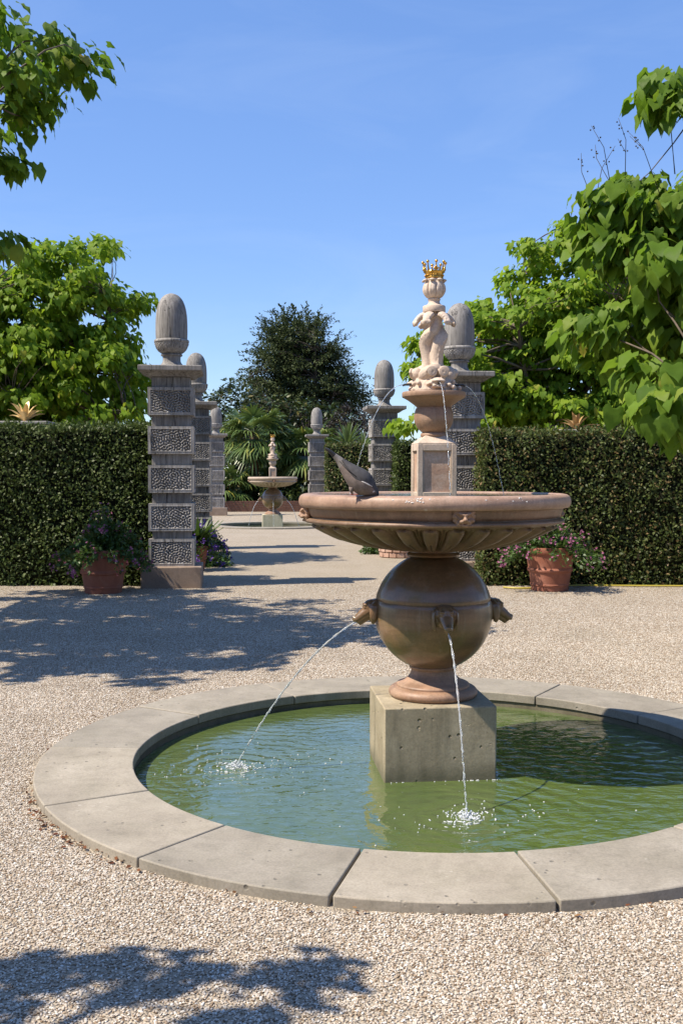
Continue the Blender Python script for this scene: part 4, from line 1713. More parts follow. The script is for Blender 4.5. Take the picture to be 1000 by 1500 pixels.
pl_spots = [
    (-2.40, 15.05, 'big acorn topped oak pillar rising beside the pink flower pot and hedge in dappled shade'),
    (-3.06, 22.4, 'acorn topped pillar half hidden behind the largest shaded pillar, violet flowers at its foot'),
    (-4.75, 40.2, 'small far acorn pillar behind the shaded pair, beside the palm fronds'),
    (1.76, 15.9, 'acorn topped pillar standing directly behind the dolphin sculpture'),
    (0.955, 23.8, 'acorn topped pillar against the sky between the pigeon and the sculpture'),
    (-0.955, 41.0, 'small far acorn pillar standing beside the low hedge across from the palms'),
]
pp = None
for (x, y, lb) in pl_spots:
    if pp is None:
        pp = pillar_proto(lb)
        o = pp
    else:
        o = copy_tree(pp)
        o['label'] = lb
        for ch in o.children:                  # no two carved blocks are set the same way round
            if ch.name.startswith('carved_block'):
                ch.rotation_euler = (random.choice([0, PI]), 0, random.randrange(4) * PI / 2)
    o.location = (x, y, 0)
    o.rotation_euler = (0, 0, AL)


# ------------------------------------------------------------------ hedges
def hedge(label, x0, x1, y0, th, h, mat, leaf=0.05, dens=1900, ang=0.0, back=False):
    """clipped hedge whose long face looks at the court; local x along, y into the depth"""
    Lh = x1 - x0
    mb = MB()
    ins = 0.09
    mb.box((Lh / 2, th / 2, h / 2 - ins / 2), (Lh - 2 * ins, th - 2 * ins, h - ins))
    core = mb.V
    V0 = np.array(core)
    F0 = np.array([f for f, _ in mb.F])

    def face(o, u, v, nrm, lu, lv, k=1.0):
        n = int(lu * lv * dens * k)
        a, b = RNG.random(n) * lu, RNG.random(n) * lv
        P = np.array(o)[None] + a[:, None] * np.array(u) + b[:, None] * np.array(v)
        lump = 0.035 * np.sin(a * 5.1 + 1.3 * np.sin(b * 4.0)) * np.sin(b * 4.6 + a * 1.7) + 0.02 * np.sin(a * 13 + b * 9)
        dpt = RNG.normal(0, 0.03, n) - 0.03 + lump
        P = P + dpt[:, None] * np.array(nrm)
        N = np.array(nrm)[None] * 0.9 + RNG.normal(size=(n, 3)) * 0.55
        N[:, 2] += 0.35
        T = RNG.normal(size=(n, 3)) * 0.8
        T[:, 2] -= 0.35
        T += np.array(nrm)[None] * 0.25
        return P, T, N, leaf * RNG.uniform(0.6, 1.25, n)
    parts = [face((0, 0, 0), (1, 0, 0), (0, 0, 1), (0, -1, 0), Lh, h),
             face((0, 0, h), (1, 0, 0), (0, 1, 0), (0, 0, 1), Lh, th),
             face((0, 0, 0), (0, 1, 0), (0, 0, 1), (-1, 0, 0), th, h),
             face((Lh, 0, 0), (0, 1, 0), (0, 0, 1), (1, 0, 0), th, h),
             face((0, th, 0), (1, 0, 0), (0, 0, 1), (0, 1, 0), Lh, h, 0.4)]
    pos = np.concatenate([p[0] for p in parts])
    tip = np.concatenate([p[1] for p in parts])
    nr = np.concatenate([p[2] for p in parts])
    sz = np.concatenate([p[3] for p in parts])
    # shoots standing out of the top
    n = int(Lh * 60)
    sx = np.stack([RNG.random(n) * Lh, RNG.random(n) * th, np.full(n, h) + RNG.uniform(0, 0.06, n)], 1)
    st_ = RNG.normal(size=(n, 3)) * 0.4
    st_[:, 2] += 1
    pos = np.concatenate([pos, sx])
    tip = np.concatenate([tip, st_])
    nr = np.concatenate([nr, RNG.normal(size=(n, 3))])
    sz = np.concatenate([sz, leaf * RNG.uniform(0.7, 1.2, n)])
    lv, lq = leaf_arrays(pos, tip, nr, sz, OVAL, len(V0))
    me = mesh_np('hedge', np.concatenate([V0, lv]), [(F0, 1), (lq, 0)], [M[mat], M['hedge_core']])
    o = new_obj('hedge', me)
    o.location = (x0, y0, 0)
    o.rotation_euler = (0, 0, ang)
    return tag(o, label, 'hedge', 'clipped hedges')


hedge('clipped dark hedge behind the shaded pink flower pot', -8.6, -2.66, 15.1, 1.1, 2.28, 'hedge', ang=-0.03)
hedge('clipped sunlit hedge with browned leaves behind the terracotta pot and yellow hose', 1.98, 8.6, 15.0, 1.2, 2.21, 'hedge_brown', ang=-0.02)
hedge('narrow glimpse of clipped hedge between the sculpture and the acorn pillar', 1.16, 6.8, 22.6, 1.2, 2.27, 'hedge', 0.07, 900)
hedge('distant low clipped hedge seen above the raised pigeon tail', -0.58, 2.2, 39.0, 1.2, 2.68, 'hedge_brown', 0.09, 500)


# ------------------------------------------------------------------ trees
def shadow_px(p, zt=0.0):
    k = (p[2] - zt) * SH
    return proj((p[0] + LX * k, p[1] + LY * k, zt))


def clear_fountain(p, rad=1.05):
    """does this point's shadow miss the near fountain?"""
    for zt in (0.3, 0.9, 1.5, 2.1, 2.7):
        if p[2] <= zt:
            continue
        k = (p[2] - zt) * SH
        x, y = p[0] + LX * k, p[1] + LY * k
        if math.hypot(x - POOL.x, y - POOL.y) < rad:
            return False
    return True


def in_frame(q, m=0):
    return -m < q[0] < 1000 + m and -m < q[1] < 1500 + m


SPRAY = [[(-60, -40), (5, 20), (40, 60), (85, 35), (120, 75), (128, 100), (90, 115), (75, 140), (45, 175), (20, 175), (-60, 190)],
         [(-60, 190), (0, 215), (30, 225), (15, 255), (-60, 265)], [(-60, 330), (0, 338), (18, 355), (0, 372), (-60, 380)]]
SHAD = [(-80, 866), (180, 868), (330, 876), (500, 872), (600, 880), (730, 905), (725, 940), (560, 955), (420, 950), (350, 985), (210, 1020), (0, 1045), (-80, 1050)]


def acc_left_near(p):
    q = proj(p)
    if in_frame(q, 25) and not any(inside(s, *q) for s in SPRAY):
        return False
    s = shadow_px(p)
    if in_frame(s, 20) and s[1] > 860 and not inside(SHAD, *s):
        return False
    return clear_fountain(p, 1.2) and s[0] < 735


def caster(px, py, d, x):
    p = at(px, py, d)
    k = (p.x - x) / (-SUN.x)
    return tuple(p + SUN * k)


SHADE = [caster(px, py, 14.1, -6.2 + 0.25 * ((i * 7) % 5 - 2)) for i, (px, py) in enumerate(
    [(110, 790), (150, 778), (190, 790), (130, 830), (165, 850), (205, 825), (228, 845), (232, 770), (60, 830), (30, 765), (95, 720), (195, 715), (240, 810), (140, 800), (170, 815), (120, 860), (150, 740)])]
GT = 'young catalpa trees round the court'
make_tree('catalpa_tree', 'leafy branch hanging into the top corner above the shaded gravel', 'tree', (-5.4, 9.2, 0), 2.6,
          [((-4.3, 9.6, 4.9), (2.5, 2.9, 1.5)), ((-5.6, 9.0, 5.2), (2.0, 2.4, 1.6)), ((-6.2, 11.8, 5.0), (1.6, 1.9, 1.3))], 330, 50, 0.132, acc_left_near, GT, 'catalpa', tpl=HEART, rc=0.30, mind=0.17, n_limb=9,
          extra=SHADE + [at(60, 60, 9.4), at(105, 85, 9.6), at(25, 110, 9.3), at(70, 140, 9.5), at(10, 235, 9.6), at(-5, 355, 9.2), at(122, 92, 9.5), at(30, 170, 9.4)])

BOT = [[(-60, 1385), (90, 1375), (170, 1378), (235, 1400), (245, 1420), (150, 1460), (60, 1470), (-60, 1500)],
       [(270, 1390), (400, 1395), (450, 1380), (520, 1385), (565, 1405), (540, 1425), (470, 1440), (400, 1480), (380, 1450), (290, 1440)]]


def acc_camera_tree(p):
    q = proj(p)
    if in_frame(q, 60):
        return False
    if math.hypot(p[0], p[1]) < 1.3:
        return False
    s = shadow_px(p)
    if in_frame(s, 90):
        return False
    return clear_fountain(p, 2.3) and s[1] > 1370


def under_shadow(px, py, z):
    """point at height z whose shadow lands on the gravel seen at (px, py)"""
    g_ = at(px, py, 6)
    k = CAM_H / (CAM_H - g_.z)
    x, y = g_.x * k, 6 * k
    return (x - LX * z * SH, y - LY * z * SH, z)


make_tree('catalpa_tree', 'catalpa beside the viewer, known by its leafy shadow on the front gravel', 'tree', (-4.2, 1.2, 0), 2.2,
          [((-3.2, 1.6, 3.6), (1.7, 1.5, 1.2))], 60, 11, 0.155, acc_camera_tree, GT, 'catalpa', tpl=HEART, rc=0.14, mind=0.2,
          extra=[under_shadow(20, 1442, 3.3), under_shadow(75, 1422, 3.4), under_shadow(130, 1440, 3.5), under_shadow(190, 1428, 3.4), under_shadow(30, 1485, 3.2), under_shadow(228, 1418, 3.5),
                 under_shadow(310, 1442, 3.3), under_shadow(375, 1430, 3.4), under_shadow(432, 1450, 3.5), under_shadow(470, 1420, 3.4), under_shadow(520, 1435, 3.3), under_shadow(415, 1490, 3.4)])

LB = [(-40, 400), (30, 395), (20, 375), (60, 355), (85, 372), (115, 350), (150, 345), (165, 370), (150, 400), (170, 415), (165, 435), (190, 445), (210, 430), (218, 445), (190, 480), (205, 500),
      (225, 520), (228, 560), (230, 640), (-40, 640)]
HOLE = [(58, 440, 22), (122, 455, 18), (18, 470, 20), (95, 402, 18), (155, 455, 16), (95, 505, 16)]


def acc_lb(p):
    q = proj(p)
    if any(math.hypot(q[0] - a, q[1] - b) < r for a, b, r in HOLE):
        return False
    return q[0] < -20 or inside(LB, *q)


make_tree('catalpa_tree', 'broad bright green catalpa behind the dark hedge, beside the big shaded pillar', 'tree', (-5.35, 19.0, 0), 2.3,
          [((-5.6, 19, 3.7), (2.6, 1.8, 1.7)), ((-5.0, 19, 4.9), (1.7, 1.4, 1.25)), ((-7.2, 19.2, 4.2), (2.0, 1.6, 1.9)), ((-5.2, 18.8, 2.6), (2.6, 1.5, 0.8))], 640, 58, 0.122, acc_lb, GT, 'catalpa_bright', rc=0.30, mind=0.17, n_limb=9, twig=0.014,
          extra=[at(150, 355, 18.9), at(115, 360, 19.2), at(60, 365, 19), at(205, 438, 18.8), at(190, 455, 19), at(30, 410, 19), at(160, 425, 18.7)])

RB = [(580, 640), (585, 560), (600, 510), (630, 480), (680, 445), (720, 440), (760, 445), (735, 410), (765, 395), (745, 370), (770, 350), (790, 365), (815, 340), (835, 325), (832, 350), (865, 360), (930, 380), (1080, 360), (1080, 640)]


def acc_rb(p):
    q = proj(p)
    if any(math.hypot(q[0] - a, q[1] - b) < r for a, b, r in ((800, 408, 17), (850, 400, 14))):
        return False
    return q[0] > 1010 or inside(RB, *q)


make_tree('catalpa_tree', 'bright catalpa behind the sunlit hedge, rising beside the crowned sculpture', 'tree', (3.9, 19.6, 0), 2.2,
          [((3.2, 19.4, 3.5), (2.3, 1.7, 1.5)), ((4.1, 19.6, 4.8), (1.6, 1.4, 1.6)), ((6.2, 20, 4.2), (2.2, 1.6, 1.9)), ((3.4, 19.2, 2.6), (2.6, 1.5, 0.8))], 660, 66, 0.118, acc_rb, GT, 'catalpa_bright', rc=0.30, mind=0.19, n_limb=9, twig=0.014,
          extra=[at(830, 335, 19.5), at(770, 362, 19.3), at(750, 400, 19.4), at(700, 455, 19.1), at(640, 490, 19.3), at(820, 360, 19.6), at(605, 540, 19.3)])

RF = [(860, 300), (880, 275), (905, 272), (935, 268), (965, 262), (1080, 225), (1080, 700), (975, 620), (945, 615), (925, 575), (900, 530), (880, 520), (850, 540), (835, 500), (820, 470), (850, 440), (905, 430), (870, 400), (860, 350), (880, 330)]
RF2 = [(955, 120), (985, 112), (1080, 100), (1080, 160), (985, 160), (965, 150)]


def acc_rf(p):
    q = proj(p)
    if not in_frame(q, 30):
        return q[0] > 1000
    return inside(RF, *q) or inside(RF2, *q)


make_tree('catalpa_tree', 'large leaved catalpa close at the edge, drooping in front of the sunlit hedge', 'tree', (5.0, 8.6, 0), 2.0,
          [((3.6, 8.3, 3.0), (1.8, 1.5, 1.3)), ((4.6, 8.5, 4.0), (2.0, 1.8, 1.4))], 360, 54, 0.135, acc_rf, GT, 'catalpa', tpl=HEART, rc=0.24, mind=0.13, stalks=[at(893, 268, 8), at(915, 258, 8.1), at(985, 225, 8), at(870, 300, 8), at(955, 255, 7.9)], n_limb=8, droop=(0.4, 1.4), twig=0.005, trunk_r=0.085,
          extra=[at(885, 290, 8), at(930, 270, 8.2), at(870, 330, 8), at(960, 300, 7.8), at(910, 350, 7.9), at(965, 128, 8.1), at(985, 150, 8.0), at(1000, 140, 7.9), at(850, 480, 8), at(900, 470, 7.8), at(930, 310, 7.9), at(975, 340, 8.0), at(950, 385, 7.9), at(990, 420, 7.8), at(955, 440, 7.7), at(915, 330, 8.1), at(985, 290, 8.0), at(960, 360, 8.2), at(995, 370, 8.1), at(960, 590, 6.6), at(985, 600, 6.8), at(990, 560, 7), at(935, 540, 7.6)])


# dead seed stalks above the near right crown are part of its twigs; distant trees follow
def acc_poly(poly):
    return lambda p: inside(poly, *proj(p))


EV = [(345, 660), (362, 560), (374, 520), (386, 492), (404, 476), (416, 462), (425, 468), (445, 462), (470, 470), (484, 492), (500, 525), (515, 550), (530, 578), (540, 600), (550, 640)]
make_tree('evergreen_tree', 'dark rounded evergreen tree standing highest behind the palms', 'tree', (at(445, 700, 58).x, 58, 0), 3.0,
          [((at(445, 560, 58).x, 58, 6.4), (3.7, 3.2, 3.9)), ((at(440, 500, 58).x, 58, 8.4), (2.2, 2.0, 2.2))], 700, 66, 0.155, acc_poly(EV), None, 'evergreen', 'barkdark', 0.46, 0.5, OVAL, 0.3, 14, 0.24, 0.38, (-0.1, 0.9), 0.02, spray=0.95)
MG = [(300, 700), (303, 565), (330, 552), (350, 560), (380, 575), (420, 585), (470, 590), (520, 600), (545, 640), (545, 700)]
make_tree('magnolia_tree', 'glossy dark magnolia crowding behind the palm fronds', 'tree', (at(350, 700, 51).x, 51, 0), 1.6,
          [((at(350, 640, 51).x, 51, 3.6), (2.3, 1.6, 2.6)), ((at(450, 650, 51).x, 51.5, 3.2), (3.4, 1.5, 2.2))], 210, 36, 0.24, acc_poly(MG), None, 'magnolia', 'barkdark', 0.45, 0.7, OVAL, 0.14, 9, 0.3, 0.45, (-0.6, 0.6), 0.02)
PU = [(475, 670), (480, 605), (500, 588), (525, 590), (545, 600), (560, 640), (560, 670)]
make_tree('smoke_bush', 'dark purple leaved bush above the distant low hedge', 'shrub', (at(515, 700, 49).x, 49, 0), 1.0,
          [((at(515, 630, 49).x, 49, 3.3), (1.4, 1.2, 1.7))], 70, 60, 0.13, acc_poly(PU), None, 'purple_leaf', 'barkdark', 0.35, 0.8, OVAL, 0.08, 6, 0.2, 0.4, (-0.5, 0.8), 0.015)


# far belt of woodland, and an unseen rear arc added to cut sky fill
def belt():
    cs, outs = [], []
    for k in range(2200):
        a = RNG.uniform(math.radians(52), math.radians(128))
        r = RNG.uniform(66, 84)
        top = 4.0 + 1.2 * math.sin(a * 23) + 0.8 * math.sin(a * 57 + 1)
        if k > 900:                                        # unseen trees behind the viewer, added to hold back skylight
            a = RNG.uniform(math.radians(175), math.radians(365))
            r = RNG.uniform(24, 30)
            top = 9.0 + 2.0 * math.sin(a * 9)
        z = RNG.random() ** 0.8 * max(top, 1.5)
        cs.append((r * math.cos(a), r * math.sin(a), z))
        outs.append((0, -1, 0.3))
    pos, tip, nr, sz = leaf_cloud(cs, outs, 38, 1.1, 0.9, 0.5, (-0.3, 1.0))
    V, Q = leaf_arrays(pos, tip, nr, sz, OVAL)
    o = new_obj('woodland', mesh_np('woodland', V, [(Q, 0)], [M['evergreen']]))
    tag(o, 'dark strip of distant woodland, plus unseen trees added behind the viewer', 'woodland', None, 'stuff')


belt()


# ------------------------------------------------------------------ palms
def palm(label, px, y, trunk_h, n_frond, size, seed, lean=0.0, up=0.9):
    rg = np.random.default_rng(seed)
    bx = at(px, 700, y).x
    root = empty('fan_palm', (bx, y, 0), label, 'palm', 'fan palms beyond the far pool')
    mb = MB()
    pts = [(lean * (k / 8) ** 2, 0, -0.1 + (trunk_h + 0.1) * k / 8) for k in range(9)]
    mb.tube(pts, [0.15 + 0.05 * (k / 8) + 0.02 * (k % 2) for k in range(9)], 12)
    for k in range(120):
        a = rg.uniform(0, 2 * PI)
        z = rg.uniform(0.2, trunk_h)
        r = 0.17
        p = Vector((lean * (z / trunk_h) ** 2 + r * math.cos(a), r * math.sin(a), z))
        mb.tube([p, p + Vector((0.05 * math.cos(a), 0.05 * math.sin(a), -0.10))], [0.012, 0.003], 4)
    mb.build('trunk', M['fibre'], root)
    top = np.array([lean, 0, trunk_h])
    P, T, N, S, W = [], [], [], [], []
    st = MB()
    V, Q = [], []
    off = 0
    LV, LQ = [], []
    for k in range(n_frond):
        a = 2 * PI * k * 0.381966 + rg.uniform(-0.2, 0.2)
        el = up - (k / n_frond) * (up + 0.75) + rg.uniform(-0.15, 0.15)
        Lp = size * rg.uniform(0.6, 0.9)
        d = np.array([math.cos(a) * math.cos(el), math.sin(a) * math.cos(el), math.sin(el)])
        hub = top + d * Lp + np.array([0, 0, -0.12 * Lp])
        st.tube([tuple(top), tuple(top + d * Lp * 0.5 + np.array([0, 0, 0.0])), tuple(hub)], [0.022, 0.016, 0.011], 5, cap=False)
        side = np.cross(d, [0, 0, 1.0])
        side /= np.linalg.norm(side) + 1e-9
        upv = np.cross(side, d)
        nb = 26
        for b in range(nb):
            th = (b / (nb - 1) - 0.5) * math.radians(250)
            bd = d * math.cos(th) + side * math.sin(th)
            bl = size * (0.82 - 0.25 * abs(th) / 2.2) * rg.uniform(0.85, 1.05)
            drop = rg.uniform(0.25, 0.55)
            wv = 0.026 * size / 0.8
            wd = np.cross(bd, upv)
            wd /= np.linalg.norm(wd) + 1e-9
            v0 = len(LV)
            for q, (f, ww) in enumerate(((0.05, 0.4), (0.4, 1.0), (0.72, 0.7), (1.0, 0.08))):
                p = hub + bd * bl * f + upv * 0.10 * bl * math.cos(th) * f
                p[2] -= drop * bl * f ** 2.6
                LV.append(p - wd * wv * ww)
                LV.append(p + wd * wv * ww)
            for q in range(3):
                i0 = v0 + q * 2
                LQ.append((i0, i0 + 1, i0 + 3, i0 + 2))
    me = mesh_np('fronds', np.array(LV), [(np.array(LQ), 0)], [M['palm_leaf']])
    new_obj('fronds', me, root)
    st.build('frond_stalks', M['bed_leaf'], root)


palm('tallest fan palm with a brown fibrous trunk behind the far fountain', 373, 46.0, 3.3, 40, 1.35, 1, 0.0)
palm('fan palm drooping beside the small far pillar, behind the far fountain', 448, 46.5, 2.7, 34, 1.35, 2, 0.1)
palm('low bushy fan palm at the foot of the small shaded far pillar', 338, 45.3, 1.1, 26, 1.1, 3, -0.1)
palm('fan palm half hidden between the tallest palm and the far pillar', 410, 48.0, 2.4, 30, 1.3, 4, 0.0)
palm('fan palm behind the far pillar, its fronds spreading over the distant hedge', 478, 48.0, 2.5, 26, 1.25, 5, 0.0)


def spiky(label, px, py, y, n, size, seed):
    rg = np.random.default_rng(seed)
    b = at(px, py, y)
    LV, LQ = [], []
    for k in range(n):
        a = rg.uniform(0, 2 * PI)
        el = rg.uniform(0.5, 1.45)
        d = np.array([math.cos(a) * math.cos(el), math.sin(a) * math.cos(el), math.sin(el)])
        wd = np.cross(d, [0, 0, 1.0])
        wd /= np.linalg.norm(wd) + 1e-9
        bl = size * rg.uniform(0.7, 1.1)
        v0 = len(LV)
        for f, ww in ((0, 0.6), (0.35, 1), (0.7, 0.75), (1, 0.05)):
            p = d * bl * f
            p[2] -= 0.22 * bl * f ** 2.5
            LV += [p - wd * 0.035 * size * ww, p + wd * 0.035 * size * ww]
        for q in range(3):
            i0 = v0 + q * 2
            LQ.append((i0, i0 + 1, i0 + 3, i0 + 2))
    root = empty('cordyline', (b.x, y, 0), label, 'spiky plant', 'sword leaved plants')
    o = new_obj('leaves', mesh_np('leaves', np.array(LV), [(np.array(LQ), 0)], [M['spiky_leaf']]), root)
    o.location = (0, 0, b.z)
    mb = MB()
    mb.tube([(0, 0, -0.1), (0.02, 0, b.z * 0.5), (0, 0, b.z + 0.05)], [0.07, 0.06, 0.05], 8)
    mb.build('stem', M['fibre'], root)


spiky('spiky sword leaved plant rising over the distant low hedge', 508, 655, 44.5, 46, 1.5, 1)
spiky('smaller sword leaved plant beside the pillar over the distant hedge', 532, 660, 43.5, 34, 1.1, 2)


# low brick wall holding the palm bed
def brick_wall():
    mb = MB()
    a, b = at(318, 745, 44), at(600, 745, 44)
    rg = random.Random(1)
    bl, bh = 0.225, 0.075
    n = int((b.x - a.x) / bl)
    for r in range(6):
        for i in range(n):
            mb.box((i * bl + (bl / 2 if r % 2 else 0), rg.uniform(-0.004, 0.004), bh * r + bh / 2), (bl - 0.012, 0.2, bh - 0.012))
    mb.box((n * bl / 2, 0.02, 0.215), (n * bl, 0.17, 0.43), 1)
    o = mb.build('brick_wall', [M['brick'], M['stonepost']], None, True, 40)
    o.location = (a.x, 44, 0)
    tag(o, 'low red brick wall under the palms beyond the far pool', 'wall')


brick_wall()


def palm_bed():
    n = 420
    cs = np.stack([RNG.uniform(at(300, 700, 47).x, at(620, 700, 47).x, n), RNG.uniform(44.5, 50, n), RNG.uniform(0.2, 1.25, n)], 1)
    pos, tip, nr, sz = leaf_cloud(cs, np.tile([0, -1, 0.4], (n, 1)), 40, 0.4, 0.8, 0.22, (-0.5, 1.0))
    V, Q = leaf_arrays(pos, tip, nr, sz, OVAL)
    o = new_obj('undergrowth', mesh_np('undergrowth', V, [(Q, 0)], [M['magnolia']]))
    tag(o, 'dark leafy undergrowth behind the low brick wall', 'undergrowth', None, 'stuff')


palm_bed()


# ------------------------------------------------------------------ pots and flowers
def pot_mesh():
    mb = MB()
    pr = [(0.10, 0.0), (0.315, 0.0), (0.325, 0.01), (0.335, 0.075), (0.348, 0.08), (0.35, 0.095), (0.342, 0.105), (0.375, 0.27), (0.40, 0.285), (0.405, 0.305), (0.395, 0.325), (0.385, 0.335),
          (0.43, 0.53), (0.455, 0.54), (0.465, 0.555), (0.475, 0.61), (0.47, 0.625), (0.44, 0.627), (0.42, 0.56), (0.02, 0.55)]
    mb.lathe(pr, 64)
    return mb.mesh('flower_pot', M['terracotta'], True, 35)


POT = None


def pot(loc, s, label, group='terracotta pots'):
    global POT
    if POT is None:
        POT = pot_mesh()
    o = new_obj('flower_pot', POT)
    o.location = loc
    o.scale = (s * 0.74 / 0.92, s * 0.74 / 0.92, s)
    o.rotation_euler = (0, 0, random.uniform(0, 6))
    return tag(o, label, 'plant pot', group)


def flower_clusters(pts, size, petals=5):
    P, T, N, S = [], [], [], []
    for p in pts:
        ax = RNG.normal(size=3) * 0.5 + np.array([-0.2, -0.6, 0.6])
        ax /= np.linalg.norm(ax)
        u = np.cross(ax, [0.3, 0.1, 1])
        u /= np.linalg.norm(u)
        v = np.cross(ax, u)
        for k in range(petals):
            a = 2 * PI * k / petals
            P.append(p)
            T.append(u * math.cos(a) + v * math.sin(a) + ax * 0.25)
            N.append(ax)
            S.append(size * RNG.uniform(0.8, 1.15))
    return np.array(P), np.array(T), np.array(N), np.array(S)


def potted_plant(name, loc, label, w_, h, n_leaf, n_fl, fl_mat, fl_size, leaf=0.06, sword=0, seed=0, hang=0.15, group=None):
    """mound of foliage with flowers in trusses; loc is the soil level"""
    root = empty(name, loc, label, 'flowering plant', group)
    n_st = 90
    stems = MB()
    tips = []
    for k in range(n_st):
        a = RNG.uniform(0, 2 * PI)
        r = w_ * RNG.random() ** 0.6
        z = h * (1 - (r / w_) ** 1.6) * RNG.uniform(0.55, 1.1) - hang * (r / w_) ** 2
        t = np.array([r * math.cos(a), r * math.sin(a), z])
        b = np.array([0.3 * r * math.cos(a), 0.3 * r * math.sin(a), -0.02])
        stems.tube([b, (b + t) / 2 + np.array([0, 0, 0.12 * h + 0.05]), t], [0.006, 0.004, 0.002], 4, cap=False)
        tips.append((b, t))
    stems.build('stems', M['bed_leaf'], root)
    ii = RNG.integers(0, n_st, n_leaf)
    f = RNG.random(n_leaf) ** 0.7
    P = np.array([tips[i][0] * (1 - q) + tips[i][1] * q for i, q in zip(ii, f)]) + RNG.normal(size=(n_leaf, 3)) * 0.035
    P[:, 2] += 0.12 * h * np.sin(PI * f)
    T = RNG.normal(size=(n_leaf, 3))
    T[:, :2] += P[:, :2] / w_ * 1.2
    N = RNG.normal(size=(n_leaf, 3)) * 0.6
    N[:, 2] += 0.8
    V, Q = leaf_arrays(P, T, N, leaf * RNG.uniform(0.6, 1.3, n_leaf), OVAL)
    groups = [(Q, 0)]
    if sword:
        ns = sword
        a = RNG.uniform(0, 2 * PI, ns)
        Ts = np.stack([np.cos(a) * 0.55, np.sin(a) * 0.55, np.ones(ns)], 1) + RNG.normal(size=(ns, 3)) * 0.15
        Ps = np.stack([np.cos(a) * 0.06, np.sin(a) * 0.06, np.zeros(ns)], 1)
        V2, Q2 = leaf_arrays(Ps, Ts, np.stack([-np.cos(a), -np.sin(a), np.full(ns, 0.6)], 1), min(h, 0.4) * RNG.uniform(0.9, 1.5, ns), LANCE, len(V), np.full(ns, 0.6))
        V = np.concatenate([V, V2])
        groups.append((Q2, 0))
    new_obj('foliage', mesh_np('foliage', V, groups, [M['bed_leaf']]), root)
    pts = []
    if n_fl < 10:
        return root
    for k in range(n_fl):
        b, t = tips[RNG.integers(0, n_st)]
        for q in range(RNG.integers(2, 6)):
            pts.append(t + RNG.normal(size=3) * 0.028 + np.array([0, 0, 0.02]))
    V, Q = leaf_arrays(*flower_clusters(pts, fl_size), OVAL)
    new_obj('flowers', mesh_np('flowers', V, [(Q, 0)], [M[fl_mat]]), root)
    return root


pL = at(148, 871, 14.0)
pot((pL.x, 14.15, 0), 0.93, 'large terracotta pot standing in shade before the dark hedge')
potted_plant('flowering_plant', (pL.x, 14.15, 0.57), 'pink flowered plant spilling from the shaded terracotta pot', 0.72, 0.54, 4600, 105, 'pink', 0.022, 0.06, hang=0.3, group='pink potted flowers')
pR = at(810, 868, 14.2)
pot((pR.x, 14.45, 0), 0.95, 'sunlit terracotta pot standing before the browned hedge and hose')
potted_plant('flowering_plant', (pR.x - 0.02, 14.40, 0.59), 'pink flowered plant trailing from the sunlit terracotta pot under the basin edge', 0.78, 0.36, 3600, 125, 'pink', 0.022, 0.055, sword=10, hang=0.28, group='pink potted flowers')
# violet flowers beside the second shaded pillar
pot((at(284, 800, 17.4).x, 17.4, 0), 0.66, 'terracotta pot of violet flowers tucked behind the big shaded pillar')
potted_plant('flowering_plant', (at(288, 800, 17.4).x, 17.4, 0.42), 'violet flowers and strap leaves in the pot behind the big shaded pillar', 0.42, 0.42, 1500, 90, 'violet', 0.028, 0.05, sword=60, hang=0.35)
pot((at(300, 800, 18.6).x, 18.6, 0), 0.55, 'smaller terracotta pot just beyond the violet flowers')
potted_plant('flowering_plant', (at(305, 800, 18.6).x, 18.6, 0.36), 'violet flowers massed low in the smaller pot by the walk', 0.42, 0.34, 1300, 80, 'violet', 0.028, 0.05, hang=0.35)
potted_plant('bedding_plant', (at(312, 803, 18.2).x, 18.2, 0.05), 'dark leafy clump on the gravel below the violet flowers', 0.34, 0.22, 700, 4, 'violet', 0.03, 0.07, hang=0.05)
# clump and pot by the pillar behind the sculpture
potted_plant('bedding_plant', (at(547, 803, 22.0).x, 21.0, 0.05), 'low green clump on the gravel under the basin edge', 0.30, 0.20, 600, 4, 'violet', 0.03, 0.07, hang=0.05)


def stacked_pots():
    mb = MB()
    p = at(585, 812, 20.2)
    for r in range(3):
        for k in range(16):
            a = 2 * PI * k / 16 + (PI / 16 if r % 2 else 0)
            rad = 0.36 + 0.015 * r
            mb.box((rad * math.cos(a), rad * math.sin(a), 0.055 + 0.10 * r), (0.05, 0.135, 0.092), 0, Matrix.Rotation(a, 3, 'Z'))
    mb.lathe([(0.34, 0.0), (0.345, 0.3), (0.41, 0.302), (0.42, 0.33), (0.40, 0.345), (0.33, 0.335), (0.02, 0.28)], 40)
    o = mb.build('planter', stone('pale terracotta', (0.40, 0.24, 0.17), (0.48, 0.31, 0.23), (0.54, 0.38, 0.30), 0.85, 5, 0.3, stain=0.3), None, True, 40, 0.01)
    o.location = (p.x, p.y, 0)
    tag(o, 'pale terracotta planter of block pattern seen under the basin, behind the ball', 'planter')
    potted_plant('bedding_plant', (p.x, p.y, 0.34), 'leafy plant in the block patterned planter behind the near basin', 0.42, 0.45, 1400, 8, 'pink', 0.03, 0.07, hang=0.02)


stacked_pots()

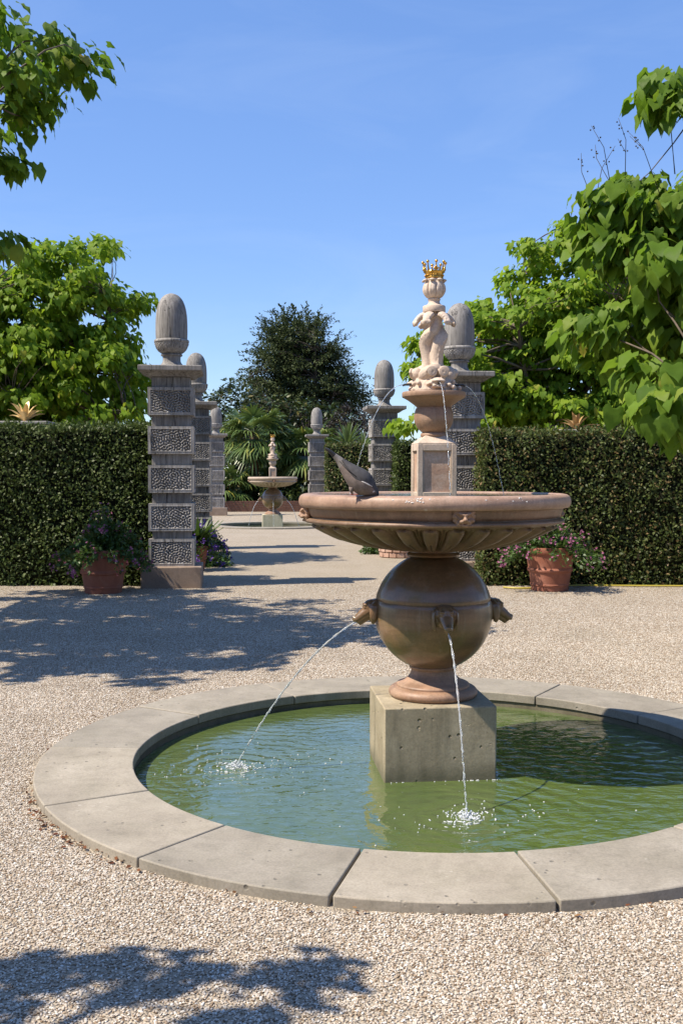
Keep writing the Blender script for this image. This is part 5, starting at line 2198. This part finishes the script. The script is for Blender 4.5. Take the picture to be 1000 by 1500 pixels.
# yellow hose along the sunlit hedge
mb = MB()
hp = [at(742, 864, 14.5), at(760, 866, 14.4), at(790, 865.5, 14.5)]
pts = [(hp[0].x - 0.03, 14.62, 0.02), (hp[1].x, 14.5, 0.02), (hp[2].x, 14.55, 0.02), (at(840, 862, 14.7).x, 14.86, 0.02), (at(900, 860, 14.8).x, 14.84, 0.02), (at(980, 860, 14.8).x, 14.80, 0.02), (7.0, 14.72, 0.02)]
mb.tube([tuple(p) for p in spline(pts, 8)], 0.012, 8)
tag(mb.build('garden_hose', M['hose'], None, True, None), 'yellow garden hose lying along the foot of the sunlit hedge', 'hose')


# gilded agaves on stone posts behind the hedges
def agave(label, px, py, y, n, size, mat, seed):
    rg = np.random.default_rng(seed)
    p = at(px, py, y)
    root = empty('agave_ornament', (p.x, y, 0), label, 'garden ornament', 'gilded agave ornaments')
    mb = MB()
    mb.box((0, 0, p.z / 2 - 0.05), (0.42, 0.42, p.z - 0.10))
    mb.box((0, 0, p.z - 0.025), (0.95 * size / 0.55, 0.6, 0.05))
    mb.build('stone_post', M['stonepost'], root, True, 40, 0.01)
    LV, LQ = [], []
    for k in range(n):
        a = 2 * PI * k * 0.381966 + rg.uniform(-0.2, 0.2)
        el = 0.55 + 0.85 * (k / n) + rg.uniform(-0.12, 0.12)
        d = np.array([math.cos(a) * math.cos(el), math.sin(a) * math.cos(el), math.sin(el)])
        wd = np.cross(d, [0, 0, 1.0])
        wd /= np.linalg.norm(wd)
        nn = np.cross(wd, d)
        bl = size * rg.uniform(0.75, 1.05)
        v0 = len(LV)
        secs = ((0, 0.7, 0.03), (0.25, 0.85, 0.04), (0.5, 1.0, 0.035), (0.75, 0.7, 0.02), (1.0, 0.05, 0.003))
        for f, ww, tk in secs:
            c = d * bl * f
            c[2] -= 0.30 * bl * f ** 2.4
            wq = 0.085 * size * ww
            LV += [c - wd * wq + nn * 0.3 * wq, c - nn * tk * size * 0.5, c + wd * wq + nn * 0.3 * wq, c + nn * tk * size]
        for q in range(len(secs) - 1):
            i0 = v0 + q * 4
            for e in range(4):
                e2 = (e + 1) % 4
                LQ.append((i0 + e, i0 + e2, i0 + 4 + e2, i0 + 4 + e))
    o = new_obj('agave', mesh_np('agave', np.array(LV), [(np.array(LQ), 0)], [M[mat]], True, 60), root)
    o.location = (0, 0, p.z)


agave('pale gold agave ornament on a stone top over the dark hedge', 37, 618, 16.7, 13, 0.50, 'palegold', 1)
agave('dull bronze agave ornament poking up over the sunlit hedge', 843, 630, 16.7, 13, 0.42, 'dullgold', 2)
